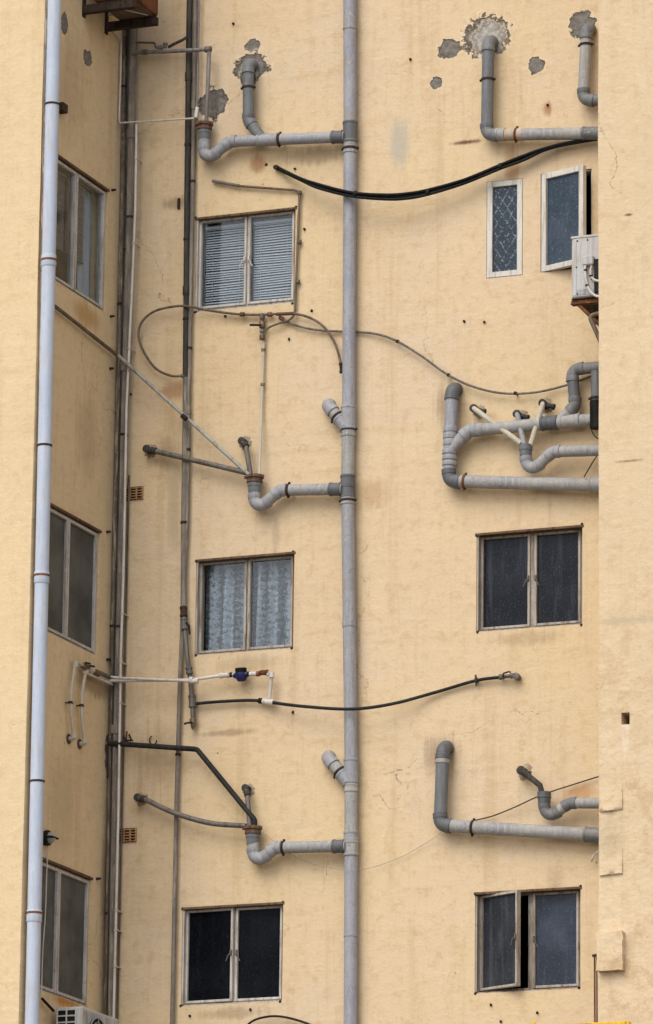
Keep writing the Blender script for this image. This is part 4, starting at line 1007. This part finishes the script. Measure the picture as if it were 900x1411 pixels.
mb = MB(); mb.box(x0+.05, x0+.22, ye-.004, ye+.003, zb+.02, zb+.07, .002); mb.build('dent_panel', ACG, ac)
fan(ac, V((x0-.006, ye+.35, (zb+zt)/2)), (-1, 0, 0), .22, BLACK, ACG)
br = thing('support_bracket', 'rusty bracket with a bent pipe brace under the off white air conditioner', 'bracket', (XR, ye, zb-.4))
mb = MB(); 
for yy in (ye+.02, ye+.6):
    mb.box(x0-.01, XR+.0, yy, yy+.05, zb-.055, zb-.012, .004); mb.box(x0-.01, XR, yy-.012, yy, zb-.055, zb-.04, .002)
mb.build('bar', RUST, br)
mb = MB(); mb.box(x0+.0, x1, ye+.0, ye+.76, zb-.012, zb-.001, .002); mb.build('tray', DRUST, br)
for yy in (ye+.035, ye+.62): MB().tube([V((x0+.05, yy, zb-.05)), V((XR, yy, zb-.38))], .016, 8).build('strut', RUST, br)
MB().tube(rounded([at_y(845, 427, ye-.05), at_y(812, 435.5, ye-.05), at_y(829, 474, ye-.05), at_y(838, 494, ye-.05)], .03), .02, 12).build('brace_pipe', COPPER, br)

# top-left rusty one, cantilevered from the side wall
yr_ = lp(146, 40, 0).y; yf_ = lp(115, 18, 0).y
xe = at_y(217, 24, yr_).x; zr = at_y(217, 27, yr_).z
ac = thing('air_conditioner', 'rusty air conditioner seen from below on a dark bracket at the top left', 'air conditioner', (XC+.3, (yr_+yf_)/2, zr))
zb = zr+.02; mb = MB(); mb.box(XC+.12, xe-.005, yf_-.06, yr_+.03, zb+.02, zb+.62, .012); mb.build('casing', RUST, ac)
mb = MB(); mb.box(XC+.14, xe-.03, yf_-.02, yr_-.03, zb+.008, zb+.024, .003); mb.build('base_pan', worn('pale corroded pan', (.12, .085, .055), (.07, .04, .025), (.2, .15, .1), .8, 0, 8, .6), ac)
fan(ac, V((xe+.0, (yr_+yf_)/2, zb+.33)), (1, 0, 0), .2, BLACK, RUST)
mb = MB().tube([V((XC+.2, yf_+.05, zb+.004)), V((xe-.06, yr_-.08, zb+.004))], .006, 6); mb.build('drain_tube', WHITEP, ac)
br = thing('support_bracket', 'dark steel bracket carrying the rusty air conditioner at the top left', 'bracket', (XC, (yr_+yf_)/2, zb))
for yy in (yf_, yr_):
    mb = MB(); mb.box(XC+.0, xe+.0, yy-.03, yy+.03, zb-.07, zb+.006, .003); mb.box(XC-.005, XC+.012, yy-.03, yy+.03, zb-.10, zb+.22, .003); mb.build('bar', DRUST, br)
# bottom-left one
p0 = lp(77, 1388, .06); y0 = p0.y; zt = p0.z; q0 = at_y(113, 1385, y0); yb = lp(150, 1402, .06).y
ac = thing('air_conditioner', 'white air conditioner with grille end showing at the bottom left below the side window', 'air conditioner', (p0.x, y0, zt-.6))
xa, xb = p0.x, q0.x; yb = y0+.78
mb = MB(); mb.box(xa, xb, y0, yb, zt-.55, zt, .012); mb.build('casing', ACW, ac)
mb = MB(); mb.box(xa+.02, xb-.05, y0-.002, y0+.02, zt-.5, zt-.03, .002); mb.build('grille_opening', BLACK, ac)
mb = MB()
for i in range(9): mb.box(xa+.015, xb-.045, y0-.012, y0+.004, zt-.085-i*.055, zt-.072-i*.055, .002)
for i in range(3): 
    xx = xa+.018+(xb-xa-.07)*i/2; mb.box(xx-.006, xx+.006, y0-.013, y0+.004, zt-.52, zt-.02, .002)
mb.build('grille', ACW, ac)
MB().box(xb-.001, xb+.004, y0+.03, yb-.2, zt-.5, zt-.03, .002).build('front_panel', ACG, ac)
fan(ac, V((xb+.018, y0+.31, zt-.26)), (1, 0, 0), .2, BLACK, ACG)
mb = MB(); mb.box(xb-.001, xb+.006, yb-.16, yb-.02, zt-.5, zt-.02, .003); sd = mb.build('side_panel', ACW, ac)
mb = MB(); mb.add([V((xb+.008, yb-.06, zt-.05)), V((xb+.008, yb-.04, zt-.16)), V((xb+.008, yb-.12, zt-.2)), V((xb+.008, yb-.10, zt-.12))], [(0, 3, 2, 1)])
mb.box(xb+.0062, xb+.009, yb-.11, yb-.06, zt-.18, zt-.09, .001); mb.build('red_mark', worn('red mark', (.4, .02, .02), (.5, .04, .04)), sd)
MB().tube([lp(58, 1376, .04), lp(74, 1393, .06)], .012, 8).build('cable', BLACK, ac)
for yy in (y0+.1, yb-.15): MB().box(XC, xb, yy, yy+.05, zt-.6, zt-.552, .003).build('bracket', DRUST, ac)

# ------------------------------------------------------------------ vents, lamp, sign, pole
for (tl, br_, lab) in (((172, 672), (197, 688), 'upper rusty slotted air vent behind the corner pipes, left of the middle trap'), ((164, 1142), (188, 1160), 'rusty slotted air vent behind the corner pipes, below the black bent pipe')):
    a, b = bp(*tl), bp(*br_)
    t = thing('air_vent', lab, 'vent', ((a.x+b.x)/2, 0, b.z), 'slotted air vents')
    MB().box(a.x, b.x, -.006, .012, b.z, a.z, .003).build('back_plate', BLACK, t)
    mb = MB(); h = a.z-b.z
    for i in range(5): mb.box(a.x, b.x, -.02, -.007, b.z+h*(i+.12)/5, b.z+h*(i+.55)/5, .003)
    for i in range(4):
        x = a.x+(b.x-a.x)*i/3; mb.box(x-.007, x+.007, -.018, -.006, b.z, a.z, .002)
    mb.build('grating', worn('rust ochre grating', (.34, .17, .07), (.22, .09, .04), (.4, .25, .12), .85, 0, 18, .6), t)
p = lp(60.5, 1155, 0); t = thing('wall_lamp', 'small black rimmed bulkhead lamp on the side wall by the pale downpipe', 'lamp', p)
MB().lathe(p, (1, 0, 0), [(0, .062), (.03, .068), (.05, .066), (.055, .05)], 24).build('housing', BLACK, t)
MB().lathe(p+V((.05, 0, 0)), (1, 0, 0), [(0, .05), (.02, .047), (.04, .038), (.055, .02), (.058, .004)], 24).build('lamp_glass', worn('milky glass', (.36, .35, .33), (.26, .25, .24), None, .2, amt=.1), t)
MB().box(-.01, .052, -.068, .068, -.006, .006, .002, Matrix.Translation(p+V((.06, 0, 0)))).build('guard', BLACK, t)
# yellow sign
ys = YR-.35
a = at_y(729, 1410, ys); b = at_y(867, 1410, ys); zt = (a.z+b.z)/2
t = thing('sign_board', 'top edge of a yellow sign board at the bottom right corner', 'sign', ((a.x+b.x)/2, ys, zt-.75))
MB().box(a.x+.02, b.x-.02, ys, ys+.05, zt-.72, zt-.02, .004).build('panel', ORANGE, t)
mb = MB(); frame_boxes(mb, a.x, b.x, zt-.75, zt, ys-.008, ys+.06, .028); mb.build('frame', YEL, t)
MB().lathe(V((a.x+.03, ys+.02, zt)), (0, 0, 1), [(0, .016), (.01, .02), (.03, .015), (.035, .004)], 12).build('bolt', YEL, t)
for dz in (.2, .6): MB().box(XR+.05, XR+.09, ys+.055, YR, zt-dz, zt-dz+.04, .003).build('bracket', DRUST, t)
t = thing('rusty_post', 'thin rusty rod standing against the edge of the right wing, behind the yellow sign', 'pole', at_y(820, 1420, YR+.06))
p1, p2 = at_y(819.5, 1318, YR+.05), at_y(820, 1500, YR+.05)
MB().tube([p1, p2], .008, 8).build('rod', RUST, t)
MB().tube([at_y(822.5, 1318, YR+.05), at_y(823, 1500, YR+.05)], .006, 8).build('rod', DRUST, t)
MB().tube([at_y(816.5, 1317, YR+.05), at_y(824, 1316, YR+.05)], .012, 8).build('cap', DRUST, t)

# ------------------------------------------------------------------ bolts and old fixings left in the wall (parts of the building)
def stub(px, py, f, r=.014, L=.035, dx=0, dz=0):
    p = f(px, py); n = V((0, -1, 0)) if f is bp else V((1, 0, 0)); d = (n+V((dx, 0, dz)) if f is bp else n+V((0, dx, dz)))
    MB().lathe(p-n*.01, d, [(0, r), (.01, r), (L, r*.8), (L+.004, r*.3)], 8).build('bolt', DRUST, bld)
for a in ((270, 300), (408, 285), (269, 430), (403, 418), (271, 773), (404, 760), (270, 903), (402, 893), (252, 1252), (390, 1243), (249, 1386), (386, 1380), (657, 738), (802, 722), (658, 871), (801, 861), (656, 1233), (800, 1221), (655, 1369), (798, 1361)):
    stub(*a, bp, .013, .016)
for a in ((154, 262), (152, 436), (147, 733), (147, 909), (133, 1211), (151, 508)): stub(*a, lp, .013, .05)
for a, dx, dz in (((366, 228), .6, .5), ((667, 443), .3, -.4), ((398, 466), .3, -.8), ((429, 429), .4, .3), ((311, 436), 0, 0), ((755, 145), 0, 0), ((407, 233), 0, 0), ((180, 543), .4, -.2), ((404, 980), 0, -.6),
                  ((420, 316), 0, 0), ((740, 1396), .3, .2), ((640, 443), 0, 0), ((345, 1392), .2, .3), ((262, 1400), 0, 0), ((676, 1384), .3, -.3), ((690, 1408), .2, .1), ((322, 33), 0, 0), ((566, 82), 0, 0)):
    stub(*a, bp, .012, .03, dx, dz)
# hook-like rings on the strip of wall above the black bent pipe
MB().tube([bp(211+5*math.cos(k*.55), 1020+6*math.sin(k*.55), .02) for k in range(9)], .006, 6).build('hook', DRUST, bld)
mb = MB()
for (a, b) in (((170, 1015), (176, 1021)), ((175, 1008), (173, 1022)), ((171, 1021), (183, 1020)), ((178, 1012), (181, 1020))): mb.tube([bp(*a, .04), bp(*b, .06)], .008, 6)
mb.build('broken_fixing', DRUST, bld)
MB().box(-.012, .012, -.02, .0, -.05, .05, .003, Matrix.Translation(bp(247, 281))).build('broken_fixing', DRUST, bld)

# ------------------------------------------------------------------ light
W = bpy.data.worlds.new('World'); SC.world = W; W.use_nodes = True
nt = W.node_tree; nt.nodes.clear()
SUN = V((-.14, -.64, .74)).normalized()
el = math.asin(SUN.z); az = math.atan2(SUN.x, SUN.y)
sky = nt.nodes.new('ShaderNodeTexSky'); sky.sky_type = 'NISHITA'; sky.sun_disc = False
sky.sun_elevation = el; sky.sun_rotation = az; sky.air_density = 1.0; sky.dust_density = 1.5; sky.ozone_density = .6
hs = nt.nodes.new('ShaderNodeHueSaturation'); hs.inputs['Saturation'].default_value = .3
bg = nt.nodes.new('ShaderNodeBackground'); bg.inputs['Strength'].default_value = .15
wo = nt.nodes.new('ShaderNodeOutputWorld')
nt.links.new(sky.outputs[0], hs.inputs['Color']); nt.links.new(hs.outputs[0], bg.inputs[0]); nt.links.new(bg.outputs[0], wo.inputs[0])
sl = bpy.data.lights.new('sun', 'SUN'); sl.energy = 1.05; sl.angle = rad(42); sl.color = (1, .95, .87)
so = bpy.data.objects.new('sun', sl); COL.objects.link(so)
so.rotation_euler = SUN.to_track_quat('Z', 'Y').to_euler(); so.location = (0, -10, 30)
vs_ = SC.view_settings
vs_.view_transform = 'Standard'; vs_.look = 'None'; vs_.gamma = 1; vs_.use_curve_mapping = False
vs_.exposure = 0.78
